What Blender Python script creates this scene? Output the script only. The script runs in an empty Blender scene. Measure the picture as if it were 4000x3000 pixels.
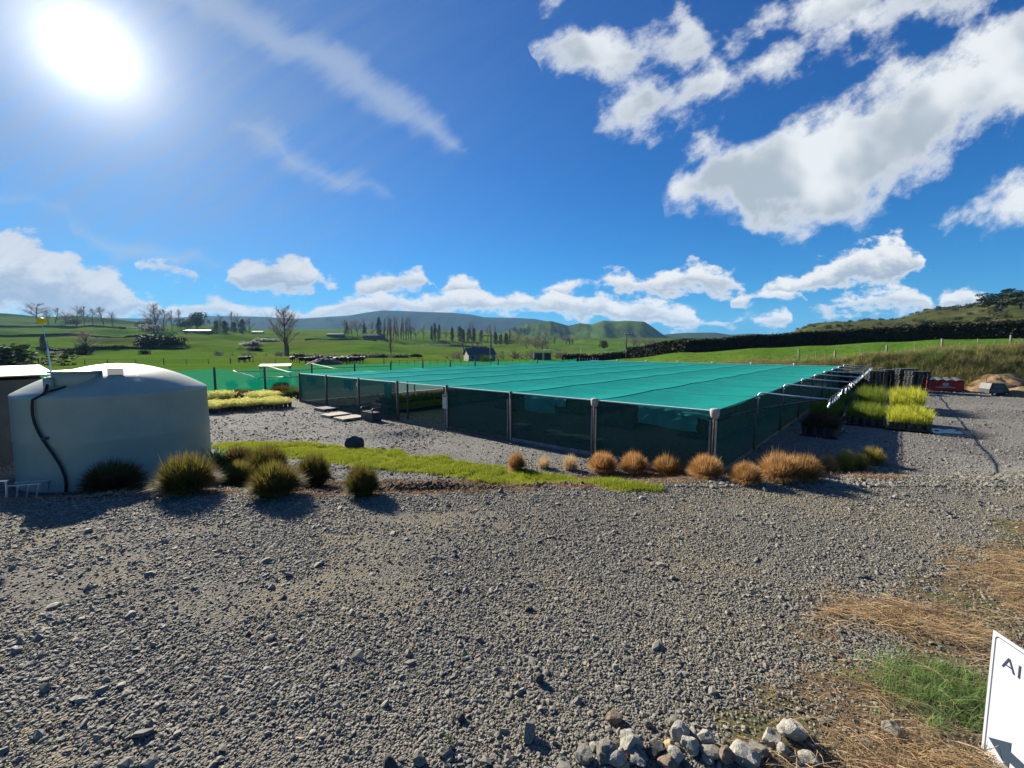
import bpy, bmesh, math, random
import numpy as np
from mathutils import Vector, Matrix, noise as mnoise

random.seed(7)
RNG = np.random.default_rng(11)
S = bpy.context.scene
COL = S.collection
R = math.radians

# ------------------------------------------------------------------ camera
CAMZ, F, W0, H0 = 3.0, 1673.0, 4000.0, 3000.0
PITCH = R(4.953)
CP, SP = math.cos(PITCH), math.sin(PITCH)
cam = bpy.data.cameras.new("camera")
cam.sensor_fit = 'HORIZONTAL'; cam.sensor_width = 36.0; cam.lens = F / W0 * 36.0
cam.clip_start = 0.05; cam.clip_end = 30000
cam_o = bpy.data.objects.new("camera", cam); COL.objects.link(cam_o)
cam_o.location = (0, 0, CAMZ); cam_o.rotation_euler = (R(90) - PITCH, 0, 0)
S.camera = cam_o

# ------------------------------------------------------------------ sun and exposure
SUN_EL, SUN_AZ = R(25.4), R(-42.8)          # azimuth from +Y, negative to the left
SUN_DIR = Vector((math.sin(SUN_AZ) * math.cos(SUN_EL), math.cos(SUN_AZ) * math.cos(SUN_EL), math.sin(SUN_EL)))
sl = bpy.data.lights.new("sun", 'SUN'); sl.energy = 5.0; sl.angle = R(0.5); sl.color = (1.0, 0.93, 0.81)
sun_o = bpy.data.objects.new("sun", sl); COL.objects.link(sun_o)
sun_o.rotation_euler = (-SUN_DIR).to_track_quat('-Z', 'Y').to_euler()
sun_o.location = (-20, 20, 30)
S.view_settings.view_transform = 'Standard'; S.view_settings.look = 'None'
S.view_settings.gamma = 1.0; S.view_settings.use_curve_mapping = False
S.view_settings.exposure = 1.25
S.render.engine = 'CYCLES'
S.cycles.use_denoising = True
S.cycles.max_bounces = 7; S.cycles.diffuse_bounces = 3; S.cycles.glossy_bounces = 2
S.cycles.transmission_bounces = 4; S.cycles.transparent_max_bounces = 16; S.cycles.volume_bounces = 0
S.cycles.sample_clamp_indirect = 6.0

# ------------------------------------------------------------------ pixel geometry helpers
def ray(px, py):
    c = (px - 2000) / F; v = (1500 - py) / F
    return Vector((c, CP + v * SP, v * CP - SP))
def uv_of(px, py):
    d = ray(px, py); return d.x / d.y, d.z / d.y
def at(px, py, Y):
    d = ray(px, py); return Vector((0, 0, CAMZ)) + d * (Y / d.y)

# ------------------------------------------------------------------ node helpers
class NT:
    def __init__(s, tree): s.t = tree; s.n = tree.nodes; s.l = tree.links
    def node(s, typ, **kw):
        n = s.n.new(typ)
        for k, v in kw.items(): setattr(n, k, v)
        return n
    def link(s, a, b): s.l.new(a, b)
    def put(s, sock, val):
        if isinstance(val, bpy.types.NodeSocket): s.l.new(val, sock)
        else: sock.default_value = val
    def math(s, op, a, b=0.0, c=None, clamp=False):
        n = s.node('ShaderNodeMath', operation=op, use_clamp=clamp)
        s.put(n.inputs[0], a)
        if op not in ('SQRT', 'ABSOLUTE', 'EXPONENT', 'ARCCOSINE', 'SINE'): s.put(n.inputs[1], b)
        if c is not None: s.put(n.inputs[2], c)
        return n.outputs[0]
    def vmath(s, op, a, b=None, scale=None):
        n = s.node('ShaderNodeVectorMath', operation=op)
        s.put(n.inputs[0], a)
        if b is not None: s.put(n.inputs[1], b)
        if scale is not None: s.put(n.inputs['Scale'], scale)
        return n.outputs['Value'] if op in ('LENGTH', 'DOT_PRODUCT', 'DISTANCE') else n.outputs[0]
    def noise(s, vec, scale, detail=4, rough=0.55, lac=2.0, dist=0.0, out='Fac'):
        n = s.node('ShaderNodeTexNoise')
        if vec is not None: s.put(n.inputs['Vector'], vec)
        n.inputs['Scale'].default_value = scale; n.inputs['Detail'].default_value = detail
        n.inputs['Roughness'].default_value = rough; n.inputs['Lacunarity'].default_value = lac
        n.inputs['Distortion'].default_value = dist
        return n.outputs[out]
    def ramp(s, fac, stops, interp='LINEAR'):
        n = s.node('ShaderNodeValToRGB'); n.color_ramp.interpolation = interp
        e = n.color_ramp.elements
        while len(e) < len(stops): e.new(0.5)
        for el, (p, c) in zip(e, stops):
            el.position = p; el.color = (c[0], c[1], c[2], 1) if len(c) == 3 else c
        s.put(n.inputs[0], fac); return n.outputs[0]
    def mapr(s, v, a, b, c=0.0, d=1.0, smooth=True):
        n = s.node('ShaderNodeMapRange'); n.interpolation_type = 'SMOOTHSTEP' if smooth else 'LINEAR'
        n.clamp = True
        s.put(n.inputs[0], v)
        for i, x in enumerate((a, b, c, d)): s.put(n.inputs[i + 1], x)
        return n.outputs[0]
    def mix(s, fac, a, b, blend='MIX'):
        n = s.node('ShaderNodeMix', data_type='RGBA', blend_type=blend)
        s.put(n.inputs[0], fac); 
        for k, x in ((6, a), (7, b)):
            if isinstance(x, (tuple, list)): x = (x[0], x[1], x[2], 1)
            s.put(n.inputs[k], x)
        return n.outputs[2]

# ------------------------------------------------------------------ world: sky, clouds
# cloud banks: each a list of (px, py, half width) along its middle line, with the direction it drifts in
BANKS_HIGH = [
    (28, [(2590, 800, 4), (2690, 735, 90), (2800, 700, 140), (2900, 745, 205), (3050, 725, 220), (3200, 670, 205), (3350, 590, 200), (3500, 510, 200),
          (3650, 420, 190), (3800, 340, 190), (4000, 270, 190), (4300, 150, 190), (4600, 0, 150)]),
    (30, [(2320, 500, 10), (2400, 445, 80), (2500, 430, 98), (2600, 400, 98), (2700, 335, 100), (2800, 290, 88), (2900, 290, 50), (3000, 280, 40),
          (3100, 230, 45), (3200, 170, 50), (3300, 130, 70), (3420, 90, 105), (3560, 40, 110), (3720, -20, 100), (3900, -90, 80)]),
    (22, [(2080, 240, 10), (2150, 200, 75), (2250, 165, 115), (2350, 205, 100), (2430, 200, 98), (2520, 205, 60), (2620, 170, 88), (2700, 100, 100),
          (2780, 110, 30), (2850, 150, 20), (2900, 110, 50), (3000, 80, 72), (3150, 50, 80), (3300, 0, 80), (3500, -80, 60)]),
    (22, [(3600, 890, 4), (3700, 865, 45), (3850, 830, 70), (4000, 780, 90), (4200, 700, 100), (4500, 560, 100)]),
    (50, [(2080, 110, 4), (2130, 50, 40), (2170, 0, 45), (2210, -50, 40)])]
BANKS_LOW = [
    (0, [(530, 1045, 3), (560, 1045, 24), (640, 1040, 28), (720, 1045, 28), (760, 1060, 20), (790, 1070, 3), (860, 1110, 3), (900, 1090, 42), (1000, 1080, 66),
         (1100, 1075, 78), (1200, 1080, 74), (1250, 1090, 38), (1290, 1115, 34), (1340, 1120, 3), (1360, 1125, 5), (1420, 1120, 40), (1530, 1100, 50),
         (1640, 1085, 48), (1700, 1100, 12), (1720, 1130, 12), (1780, 1115, 44), (1860, 1110, 30), (1900, 1140, 12), (1960, 1120, 3)]),
    (0, [(2140, 1125, 3), (2190, 1125, 28), (2330, 1100, 34), (2440, 1105, 34), (2480, 1120, 34), (2600, 1110, 56), (2720, 1090, 66), (2830, 1100, 56),
         (2900, 1130, 34), (2950, 1150, 4), (3000, 1120, 18), (3100, 1120, 38), (3200, 1090, 56), (3300, 1050, 76), (3400, 1020, 94), (3500, 1010, 96),
         (3580, 1030, 64), (3640, 1050, 4)]),
    (0, [(600, 1220, 10), (700, 1215, 38), (850, 1200, 44), (950, 1220, 38), (1100, 1230, 28), (1250, 1225, 38), (1350, 1200, 48), (1480, 1180, 54), (1600, 1195, 48),
         (1750, 1180, 54), (1850, 1160, 60), (1950, 1190, 48), (2050, 1180, 44), (2150, 1180, 48), (2250, 1200, 50), (2350, 1190, 60), (2420, 1220, 54), (2500, 1210, 64),
         (2600, 1230, 60), (2700, 1250, 44), (2760, 1260, 10), (2830, 1260, 10), (2900, 1250, 28), (3000, 1255, 32), (3070, 1240, 42), (3090, 1250, 5)]),
    (0, [(2850, 1180, 3), (2900, 1170, 28), (2990, 1160, 34), (3060, 1150, 24), (3120, 1150, 14), (3160, 1180, 20), (3250, 1195, 34), (3350, 1180, 42), (3500, 1165, 58),
         (3600, 1180, 46), (3660, 1190, 14), (3690, 1180, 44), (3760, 1165, 56), (3820, 1170, 42), (3870, 1185, 4)]),
    (-4, [(-400, 1040, 190), (-100, 1050, 185), (100, 1070, 165), (250, 1105, 140), (400, 1150, 105), (560, 1195, 60), (680, 1225, 4)])]
CIRRUS = [
    (-33.5, [(560, -170, 40), (740, -40, 60), (900, 60, 62), (1100, 160, 70), (1300, 240, 75), (1500, 350, 62), (1650, 460, 50), (1760, 540, 34), (1830, 590, 4)]),
    (-24, [(900, 480, 10), (1020, 540, 46), (1180, 630, 44), (1330, 690, 34), (1450, 735, 20), (1540, 765, 3)]),
    (-5, [(-200, 790, 12), (60, 800, 18), (250, 815, 8), (300, 900, 20), (450, 960, 40), (700, 1000, 30), (900, 1030, 3)])]

w = bpy.data.worlds.new("World"); S.world = w; w.use_nodes = True
w.cycles.sampling_method = 'MANUAL'; w.cycles.sample_map_resolution = 512
N = NT(w.node_tree); N.n.clear()
SKY_S = 0.05
tc = N.node('ShaderNodeTexCoord'); D = tc.outputs['Generated']
sep = N.node('ShaderNodeSeparateXYZ'); N.link(D, sep.inputs[0])
sky = N.node('ShaderNodeTexSky', sky_type='NISHITA'); sky.sun_disc = False
sky.sun_elevation = SUN_EL; sky.sun_rotation = SUN_AZ
sky.altitude = 300; sky.air_density = 1.0; sky.dust_density = 0.12; sky.ozone_density = 2.2
hsv = N.node('ShaderNodeHueSaturation'); hsv.inputs['Saturation'].default_value = 1.35; hsv.inputs['Value'].default_value = 0.85
N.link(sky.outputs[0], hsv.inputs['Color'])
skyc = N.vmath('MULTIPLY', hsv.outputs[0], (0.06, 0.70, 1.13))
hz = N.math('EXPONENT', N.math('MULTIPLY', N.math('ABSOLUTE', sep.outputs[2]), -9.0))
skyc = N.mix(N.math('MULTIPLY', hz, 0.75), skyc, (0.60, 2.75, 6.4))
yy = N.math('MAXIMUM', sep.outputs[1], 0.03)
cmb = N.node('ShaderNodeCombineXYZ')
N.put(cmb.inputs[0], N.math('DIVIDE', sep.outputs[0], yy)); N.put(cmb.inputs[1], N.math('DIVIDE', sep.outputs[2], yy))
UV = cmb.outputs[0]
front = N.mapr(sep.outputs[1], 0.06, 0.2)
def warp(vec, scale, amp, detail=3):
    c = N.noise(vec, scale, detail, 0.55, out='Color')
    o = N.vmath('SUBTRACT', c, (0.5, 0.5, 0.5)); o = N.vmath('MULTIPLY', o, (amp, amp, 0.0))
    return N.vmath('ADD', vec, o)
def bank(vec, ang, pts, grow=1.0, href=60.0):
    """signed coverage (1 on the middle line, 0 at the edge) and height within the bank (-1 base, 1 top)"""
    e = Vector((math.cos(R(ang)), math.sin(R(ang)), 0)); n = Vector((-e.y, e.x, 0))
    q = []
    for (px, py, h) in pts:
        u, v = uv_of(px, py); p = Vector((u, v, 0)); q.append((p.dot(e), p.dot(n), h / (ray(px, py).y * F) * grow))
    s0, s1 = q[0][0], q[-1][0]; t0 = min(a[1] for a in q); t1 = max(a[1] for a in q); hm = max(a[2] for a in q)
    tr = max(t1 - t0, 1e-3)
    sn = N.math('MULTIPLY_ADD', N.vmath('DOT_PRODUCT', vec, tuple(e / (s1 - s0))), 1.0, -s0 / (s1 - s0), clamp=True)
    rp = N.ramp(sn, [((a[0] - s0) / (s1 - s0), ((a[1] - t0) / tr, a[2] / hm, 0)) for a in q], 'EASE')
    sx = N.node('ShaderNodeSeparateXYZ'); N.link(rp, sx.inputs[0])
    t = N.vmath('DOT_PRODUCT', vec, tuple(n))
    dt = N.math('SUBTRACT', t, N.math('MULTIPLY_ADD', sx.outputs[0], tr, t0))
    hh = N.math('MULTIPLY_ADD', sx.outputs[1], hm, 1e-4)
    rel = N.math('DIVIDE', dt, hh)
    ends = N.math('MULTIPLY', N.math('COMPARE', sn, 0.5, 0.4999), 1.0)
    cov = N.math('MULTIPLY', N.math('SUBTRACT', hh, N.math('ABSOLUTE', dt)), F / href)
    cov = N.math('MAXIMUM', cov, -3.0)
    return N.math('SUBTRACT', cov, N.math('MULTIPLY', N.math('SUBTRACT', 1.0, ends), 3.0)), rel
def banks(vec, lst, grow=1.0, href=60.0):
    cov, rel = bank(vec, *lst[0], grow, href)
    for b in lst[1:]:
        c2, r2 = bank(vec, *b, grow, href)
        g = N.math('GREATER_THAN', c2, cov)
        rel = N.math('MULTIPLY_ADD', g, N.math('SUBTRACT', r2, rel), rel)
        cov = N.math('MAXIMUM', cov, c2)
    return cov, rel
# high broken cloud
streak = N.node('ShaderNodeVectorRotate', rotation_type='Z_AXIS'); N.link(UV, streak.inputs['Vector']); streak.inputs['Angle'].default_value = R(-32)
stv = N.vmath('MULTIPLY', streak.outputs[0], (0.78, 1.15, 1.0))
uvb = warp(UV, 6.0, 0.10, 3)
nb = N.noise(stv, 8.5, 9, 0.62, 2.1, 0.0)
nb2 = N.noise(UV, 4.0, 3, 0.55)
cv, relb = banks(uvb, BANKS_HIGH, 1.1, 120.0)
covb = N.math('ADD', N.math('MULTIPLY_ADD', cv, 0.9, 0.06), N.math('MULTIPLY', N.math('SUBTRACT', nb, 0.5), 3.6))
ab = N.mapr(covb, -0.10, 0.85)
thick = N.mapr(covb, 0.25, 1.1)
gb = N.math('MULTIPLY', thick, N.mapr(N.math('MULTIPLY_ADD', relb, -0.14, nb2), 0.34, 0.60))
colb = N.mix(N.math('MULTIPLY', gb, 0.9), (0.86, 0.89, 0.91), (0.40, 0.47, 0.54))
# low cumulus band
uvl = warp(UV, 24.0, 0.026, 3)
nl = N.noise(N.vmath('MULTIPLY', UV, (0.75, 1.35, 1.0)), 18.0, 8, 0.6, 2.1, 0.0)
cl, rell = banks(uvl, BANKS_LOW, 0.98, 42.0)
covl = N.math('ADD', N.math('MULTIPLY_ADD', cl, 1.0, 0.05), N.math('MULTIPLY', N.math('SUBTRACT', nl, 0.5), 4.2))
al = N.mapr(covl, -0.05, 0.75)
rr = N.math('MULTIPLY_ADD', N.math('SUBTRACT', nl, 0.5), 2.2, rell)
shl = N.math('MULTIPLY', N.mapr(covl, 0.2, 1.1), N.mapr(rr, 0.45, -0.55))
coll = N.mix(N.math('MULTIPLY', shl, 0.95), (0.92, 0.92, 0.90), (0.34, 0.42, 0.53))
# cirrus
nc = N.noise(N.vmath('MULTIPLY', stv, (0.35, 2.2, 1.0)), 12.0, 6, 0.62)
cc, relc = banks(uvb, CIRRUS, 1.2, 60.0)
ac = N.math('MULTIPLY', N.mapr(N.math('MULTIPLY_ADD', N.math('SUBTRACT', nc, 0.5), 1.6, cc), -0.35, 1.25), 0.55)
# broken cloud over the rest of the dome, so that the sky goes on behind the camera
nd = N.noise(D, 3.5, 7, 0.58, 2.0, 0.2)
ad = N.math('MULTIPLY', N.mapr(nd, 0.56, 0.72), N.math('SUBTRACT', 1.0, front))
k = 0.42 / SKY_S
def sc(c): return N.vmath('SCALE', c, scale=k)
c0 = N.mix(N.math('MULTIPLY', ac, front), skyc, (0.62 * k, 0.70 * k, 0.80 * k))
c1 = N.mix(N.math('MULTIPLY', ab, front), c0, sc(colb))
c2 = N.mix(N.math('MULTIPLY', al, front), c1, sc(coll))
c3 = N.mix(ad, c2, (0.66 * k, 0.70 * k, 0.75 * k))
# bright air and thin high veil round the sun
cosang = N.math('MINIMUM', N.vmath('DOT_PRODUCT', D, tuple(SUN_DIR)), 1.0)
ang = N.math('ARCCOSINE', cosang)
g1 = N.math('MULTIPLY', N.math('EXPONENT', N.math('MULTIPLY', ang, -1.0 / R(2.0))), 2.5)
g2 = N.math('MULTIPLY', N.math('EXPONENT', N.math('MULTIPLY', ang, -1.0 / R(5.0))), 0.36)
g3 = N.math('MULTIPLY', N.math('EXPONENT', N.math('MULTIPLY', ang, -1.0 / R(15))), 0.04)
glow = N.math('ADD', N.math('ADD', g1, g2), g3)
veil = N.math('MULTIPLY', N.math('EXPONENT', N.math('MULTIPLY', ang, -1.0 / R(20))), N.mapr(nc, 0.25, 0.75, 0.85, 1.3))
c3 = N.mix(N.math('MULTIPLY', veil, 0.95, clamp=True), c3, (0.24 * k, 0.34 * k, 0.52 * k))
gcol = N.vmath('SCALE', (1.0, 0.97, 0.94), scale=N.math('MULTIPLY', glow, k))
c4 = N.vmath('ADD', c3, gcol)
bg = N.node('ShaderNodeBackground'); bg.inputs[1].default_value = SKY_S
N.link(c4, bg.inputs[0])
wo = N.node('ShaderNodeOutputWorld'); N.link(bg.outputs[0], wo.inputs[0])
# ------------------------------------------------------------------ materials
def mat(name, base=(0.5, 0.5, 0.5), rough=0.8, var=None, scale=3.0, detail=5, bump=0.0, bscale=None, spec=0.3, metal=0.0,
        transl=0.0, tcol=None, rnd=None, obj_rnd=0.0, coord='Object', pos=(0.35, 0.65)):
    """procedural material: base / var colours mixed by noise, optional bump, translucency and per-instance variation"""
    m = bpy.data.materials.new(name); m.use_nodes = True
    n = NT(m.node_tree); n.n.clear()
    out = n.node('ShaderNodeOutputMaterial')
    p = n.node('ShaderNodeBsdfPrincipled'); p.inputs['Roughness'].default_value = rough
    p.inputs['Specular IOR Level'].default_value = spec; p.inputs['Metallic'].default_value = metal
    tcn = n.node('ShaderNodeTexCoord'); vec = tcn.outputs[coord] if coord != 'World' else n.node('ShaderNodeNewGeometry').outputs['Position']
    col = (base[0], base[1], base[2], 1)
    if var is not None:
        f = n.noise(vec, scale, detail, 0.6)
        col = n.ramp(f, [(pos[0], base), (pos[1], var)])
    if rnd is not None:
        oi = n.node('ShaderNodeObjectInfo')
        col = n.mix(n.ramp(oi.outputs['Random'], [(i / max(1, len(rnd) - 1), (x, x, x)) for i, x in enumerate([r[0] for r in rnd])]), col, rnd[0][1]) if False else \
              n.mix(0.75, col, n.ramp(oi.outputs['Random'], [((i + 0.5) / len(rnd), c) for i, c in enumerate(rnd)]))
    if obj_rnd:
        oi = n.node('ShaderNodeObjectInfo')
        k = n.math('MULTIPLY_ADD', oi.outputs['Random'], 2 * obj_rnd, 1 - obj_rnd)
        col = n.vmath('SCALE', col, scale=k)
    n.put(p.inputs['Base Color'], col)
    if bump:
        b = n.node('ShaderNodeBump'); b.inputs['Strength'].default_value = bump; b.inputs['Distance'].default_value = 0.02
        n.link(n.noise(vec, bscale or scale * 4, 5, 0.65), b.inputs['Height']); n.link(b.outputs[0], p.inputs['Normal'])
    if transl:
        t = n.node('ShaderNodeBsdfTranslucent'); n.put(t.inputs[0], tcol if tcol else col)
        if tcol: t.inputs[0].default_value = (*tcol, 1)
        mx = n.node('ShaderNodeMixShader'); mx.inputs[0].default_value = transl
        n.link(p.outputs[0], mx.inputs[1]); n.link(t.outputs[0], mx.inputs[2]); n.link(mx.outputs[0], out.inputs[0])
    else:
        n.link(p.outputs[0], out.inputs[0])
    m['p'] = 1
    return m

def net_mat(name, col, tcol, cover, sheen=0.0, srough=0.45):
    """shade cloth: part open weave (transparent), part lit on both faces"""
    m = bpy.data.materials.new(name); m.use_nodes = True
    n = NT(m.node_tree); n.n.clear(); out = n.node('ShaderNodeOutputMaterial')
    tcn = n.node('ShaderNodeTexCoord'); f = n.noise(tcn.outputs['Object'], 0.9, 4, 0.6)
    f2 = n.noise(n.vmath('MULTIPLY', tcn.outputs['Object'], (1.0, 1.0, 0.35)), 4.0, 5, 0.65)
    c = n.mix(n.mapr(f, 0.3, 0.7), col, tuple(x * 0.80 for x in col)); c = n.mix(n.mapr(f2, 0.35, 0.75, 0.0, 0.35), c, tuple(x * 1.5 + 0.012 for x in col))
    d = n.node('ShaderNodeBsdfDiffuse'); n.link(c, d.inputs[0])
    bp = n.node('ShaderNodeBump'); bp.inputs['Strength'].default_value = 0.25 if sheen else 0.8; bp.inputs['Distance'].default_value = 0.06
    n.link(n.noise(n.vmath('MULTIPLY', tcn.outputs['Object'], (1.0, 1.0, 0.25)), 3.2, 4, 0.55, 2.0, 0.8), bp.inputs['Height']); n.link(bp.outputs[0], d.inputs['Normal'])
    t = n.node('ShaderNodeBsdfTranslucent'); t.inputs[0].default_value = (*tcol, 1)
    a = n.node('ShaderNodeMixShader'); a.inputs[0].default_value = 0.14 if sheen else 0.4; n.link(d.outputs[0], a.inputs[1]); n.link(t.outputs[0], a.inputs[2])
    last = a.outputs[0]
    if sheen:
        g = n.node('ShaderNodeBsdfGlossy'); g.inputs['Roughness'].default_value = srough; g.inputs[0].default_value = (0.45, 0.92, 0.88, 1)
        fr = n.node('ShaderNodeLayerWeight'); fr.inputs[0].default_value = 0.35
        b = n.node('ShaderNodeMixShader'); n.put(b.inputs[0], n.math('MULTIPLY', fr.outputs['Fresnel'], sheen)); n.link(last, b.inputs[1]); n.link(g.outputs[0], b.inputs[2]); last = b.outputs[0]
    tr = n.node('ShaderNodeBsdfTransparent')
    x = n.node('ShaderNodeMixShader'); x.inputs[0].default_value = cover
    n.link(tr.outputs[0], x.inputs[1]); n.link(last, x.inputs[2]); n.link(x.outputs[0], out.inputs[0])
    return m

M = {}
M['field'] = None
M['wood'] = mat('weathered_wood', (0.16, 0.13, 0.10), 0.85, (0.09, 0.075, 0.06), 6, bump=0.4)
M['wood_pale'] = mat('pale_timber', (0.52, 0.46, 0.37), 0.8, (0.40, 0.34, 0.27), 5, bump=0.3)
M['wood_grey'] = mat('grey_timber', (0.26, 0.26, 0.26), 0.85, (0.17, 0.17, 0.18), 5, bump=0.3)
M['post_old'] = mat('old_fence_wood', (0.27, 0.24, 0.19), 0.85, (0.15, 0.13, 0.10), 7, bump=0.4)
M['cap'] = mat('pad_cloth', (0.42, 0.40, 0.34), 0.9, (0.30, 0.29, 0.25), 9, bump=0.3)
M['pipe'] = mat('galvanised_pipe', (0.62, 0.66, 0.70), 0.32, (0.50, 0.54, 0.58), 6, metal=0.6, spec=0.5)
M['white_plastic'] = mat('white_plastic', (0.78, 0.78, 0.76), 0.5, (0.70, 0.70, 0.68), 4)
M['black_plastic'] = mat('black_plastic', (0.035, 0.037, 0.04), 0.45, (0.055, 0.057, 0.06), 8)
M['black_hose'] = mat('black_hose', (0.015, 0.016, 0.018), 0.5)
M['charcoal'] = mat('charcoal_resin', (0.045, 0.047, 0.055), 0.5, (0.06, 0.062, 0.07), 6)
M['red_steel'] = mat('red_steel', (0.50, 0.022, 0.018), 0.5, (0.40, 0.03, 0.02), 2.5, bump=0.1)
M['grey_lid'] = mat('dark_grey_lid', (0.07, 0.075, 0.08), 0.45, (0.10, 0.105, 0.11), 4)
M['tank'] = mat('tank_plastic', (0.38, 0.39, 0.29), 0.42, (0.32, 0.34, 0.26), 2.0, spec=0.45, bump=0.05, bscale=30)
M['tank_dark'] = mat('tank_lid_seam', (0.07, 0.09, 0.09), 0.6)
M['alu'] = mat('aluminium', (0.75, 0.77, 0.78), 0.35, (0.62, 0.64, 0.66), 8, metal=0.55)
M['iron_roof'] = mat('corrugated_iron', (0.42, 0.44, 0.46), 0.55, (0.33, 0.345, 0.36), 1.5, metal=0.1, spec=0.3)
M['shed_wall'] = mat('shed_cladding', (0.10, 0.105, 0.105), 0.8, (0.075, 0.078, 0.08), 3)
M['yellow'] = mat('yellow_plastic', (0.62, 0.55, 0.03), 0.5, transl=0.35)
M['sign'] = mat('sign_panel', (0.40, 0.42, 0.44), 0.5, (0.44, 0.46, 0.48), 3, spec=0.4)
M['sign_ink'] = mat('sign_ink', (0.03, 0.045, 0.07), 0.45)
M['paper'] = mat('laminated_notice', (0.62, 0.60, 0.52), 0.5, (0.54, 0.52, 0.44), 5)
M['rope'] = mat('edge_rope', (0.62, 0.70, 0.70), 0.7)
M['cable'] = mat('dark_cable', (0.02, 0.06, 0.06), 0.7)
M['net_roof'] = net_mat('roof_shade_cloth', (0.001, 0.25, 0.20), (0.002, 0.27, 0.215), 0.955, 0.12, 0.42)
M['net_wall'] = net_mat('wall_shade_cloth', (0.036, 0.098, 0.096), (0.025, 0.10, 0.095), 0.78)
M['net_flap'] = net_mat('folded_shade_cloth', (0.045, 0.24, 0.225), (0.03, 0.22, 0.20), 0.92)
M['net_fence'] = net_mat('fence_shade_cloth', (0.005, 0.17, 0.11), (0.005, 0.24, 0.14), 0.70)
M['rock'] = mat('grey_rock', (0.27, 0.25, 0.20), 0.9, (0.15, 0.14, 0.115), 7, bump=0.7, bscale=26)
M['rock_pale'] = mat('pale_rock', (0.42, 0.39, 0.32), 0.9, (0.25, 0.235, 0.195), 6, bump=0.7, bscale=24)
M['rock_brown'] = mat('brown_rock', (0.27, 0.20, 0.13), 0.9, (0.16, 0.12, 0.085), 7, bump=0.7, bscale=26)
M['rock_yellow'] = mat('ochre_rock', (0.46, 0.33, 0.14), 0.9, (0.34, 0.27, 0.16), 7, bump=0.6, bscale=26)
M['rock_dark'] = mat('dark_rock', (0.075, 0.075, 0.07), 0.9, (0.045, 0.045, 0.042), 6, bump=0.7, bscale=22)
STONE_RND = [tuple(a * b for a, b in zip(c, (1.50, 1.40, 1.15))) for c in [(0.07, 0.073, 0.073), (0.115, 0.118, 0.115), (0.155, 0.155, 0.148), (0.10, 0.092, 0.088), (0.125, 0.13, 0.127), (0.20, 0.195, 0.18), (0.085, 0.09, 0.09), (0.15, 0.125, 0.105), (0.12, 0.122, 0.12), (0.165, 0.165, 0.16)]]
M['stone'] = mat('gravel_stone', (0.195, 0.182, 0.15), 0.75, (0.14, 0.13, 0.108), 20, spec=0.32, rnd=STONE_RND)
M['bark'] = mat('bare_bark', (0.15, 0.12, 0.10), 0.9, (0.10, 0.085, 0.07), 1.5)
M['twig'] = mat('bare_twigs', (0.30, 0.235, 0.20), 0.9, (0.22, 0.175, 0.15), 0.8, transl=0.35)
M['twig_grey'] = mat('grey_twigs', (0.28, 0.22, 0.20), 0.9, (0.19, 0.15, 0.14), 0.8, transl=0.35)
def leafmat(name, a, b, tr=0.3, sc=1.2, **kw): return mat(name, a, 0.75, b, sc, 4, transl=tr, spec=0.2, **kw)
M['conifer'] = leafmat('conifer_foliage', (0.012, 0.028, 0.016), (0.028, 0.05, 0.022), 0.15)
M['dark_leaf'] = leafmat('dark_foliage', (0.018, 0.035, 0.014), (0.04, 0.065, 0.022), 0.2)
M['bright_leaf'] = leafmat('bright_foliage', (0.06, 0.12, 0.02), (0.11, 0.19, 0.035), 0.3)
M['scrub_leaf'] = leafmat('scrub_foliage', (0.035, 0.045, 0.018), (0.09, 0.08, 0.03), 0.2, 0.25, obj_rnd=0.5)
M['hedge'] = leafmat('hedge_foliage', (0.016, 0.022, 0.010), (0.045, 0.042, 0.018), 0.12, 0.8)
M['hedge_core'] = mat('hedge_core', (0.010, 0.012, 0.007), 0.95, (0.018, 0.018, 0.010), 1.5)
M['tussock'] = leafmat('tan_tussock_blades', (0.40, 0.225, 0.075), (0.60, 0.37, 0.15), 0.38, 2.5, obj_rnd=0.15)
M['tussock_pale'] = leafmat('straw_tussock_blades', (0.50, 0.36, 0.18), (0.68, 0.52, 0.30), 0.38, 2.5)
M['tussock_green'] = leafmat('yellow_green_tussock_blades', (0.26, 0.21, 0.045), (0.40, 0.33, 0.06), 0.35, 2.5)
M['sedge'] = leafmat('olive_sedge_blades', (0.075, 0.085, 0.016), (0.20, 0.145, 0.035), 0.42, 4.5, obj_rnd=0.2)
M['sedge_brown'] = leafmat('brown_sedge_blades', (0.10, 0.055, 0.022), (0.17, 0.12, 0.04), 0.3, 5, obj_rnd=0.2)
M['lily'] = leafmat('strappy_leaf', (0.09, 0.17, 0.035), (0.22, 0.32, 0.12), 0.4, 6)
M['yellow_grass'] = leafmat('yellow_green_grass_blades', (0.40, 0.42, 0.035), (0.56, 0.56, 0.07), 0.42, 2)
M['green_grass'] = leafmat('green_potted_grass_blades', (0.10, 0.16, 0.02), (0.22, 0.26, 0.035), 0.42, 2)
M['flower_grass'] = leafmat('yellow_flower_heads', (0.52, 0.50, 0.07), (0.72, 0.70, 0.32), 0.45, 5)
M['red_grass'] = leafmat('dark_red_grass_blades', (0.06, 0.035, 0.02), (0.10, 0.06, 0.03), 0.3, 3)
M['seedling'] = leafmat('seedling_leaves', (0.08, 0.14, 0.03), (0.16, 0.22, 0.05), 0.35, 3)
M['lawn_blade'] = leafmat('lawn_blades', (0.22, 0.28, 0.018), (0.38, 0.39, 0.05), 0.46, 1.2, obj_rnd=0.25)
M['straw'] = mat('dry_straw', (0.46, 0.33, 0.16), 0.75, None, 3, transl=0.25, rnd=[(0.17, 0.09, 0.045), (0.38, 0.26, 0.13), (0.25, 0.14, 0.06), (0.52, 0.40, 0.24), (0.20, 0.11, 0.05), (0.30, 0.19, 0.10)])
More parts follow.
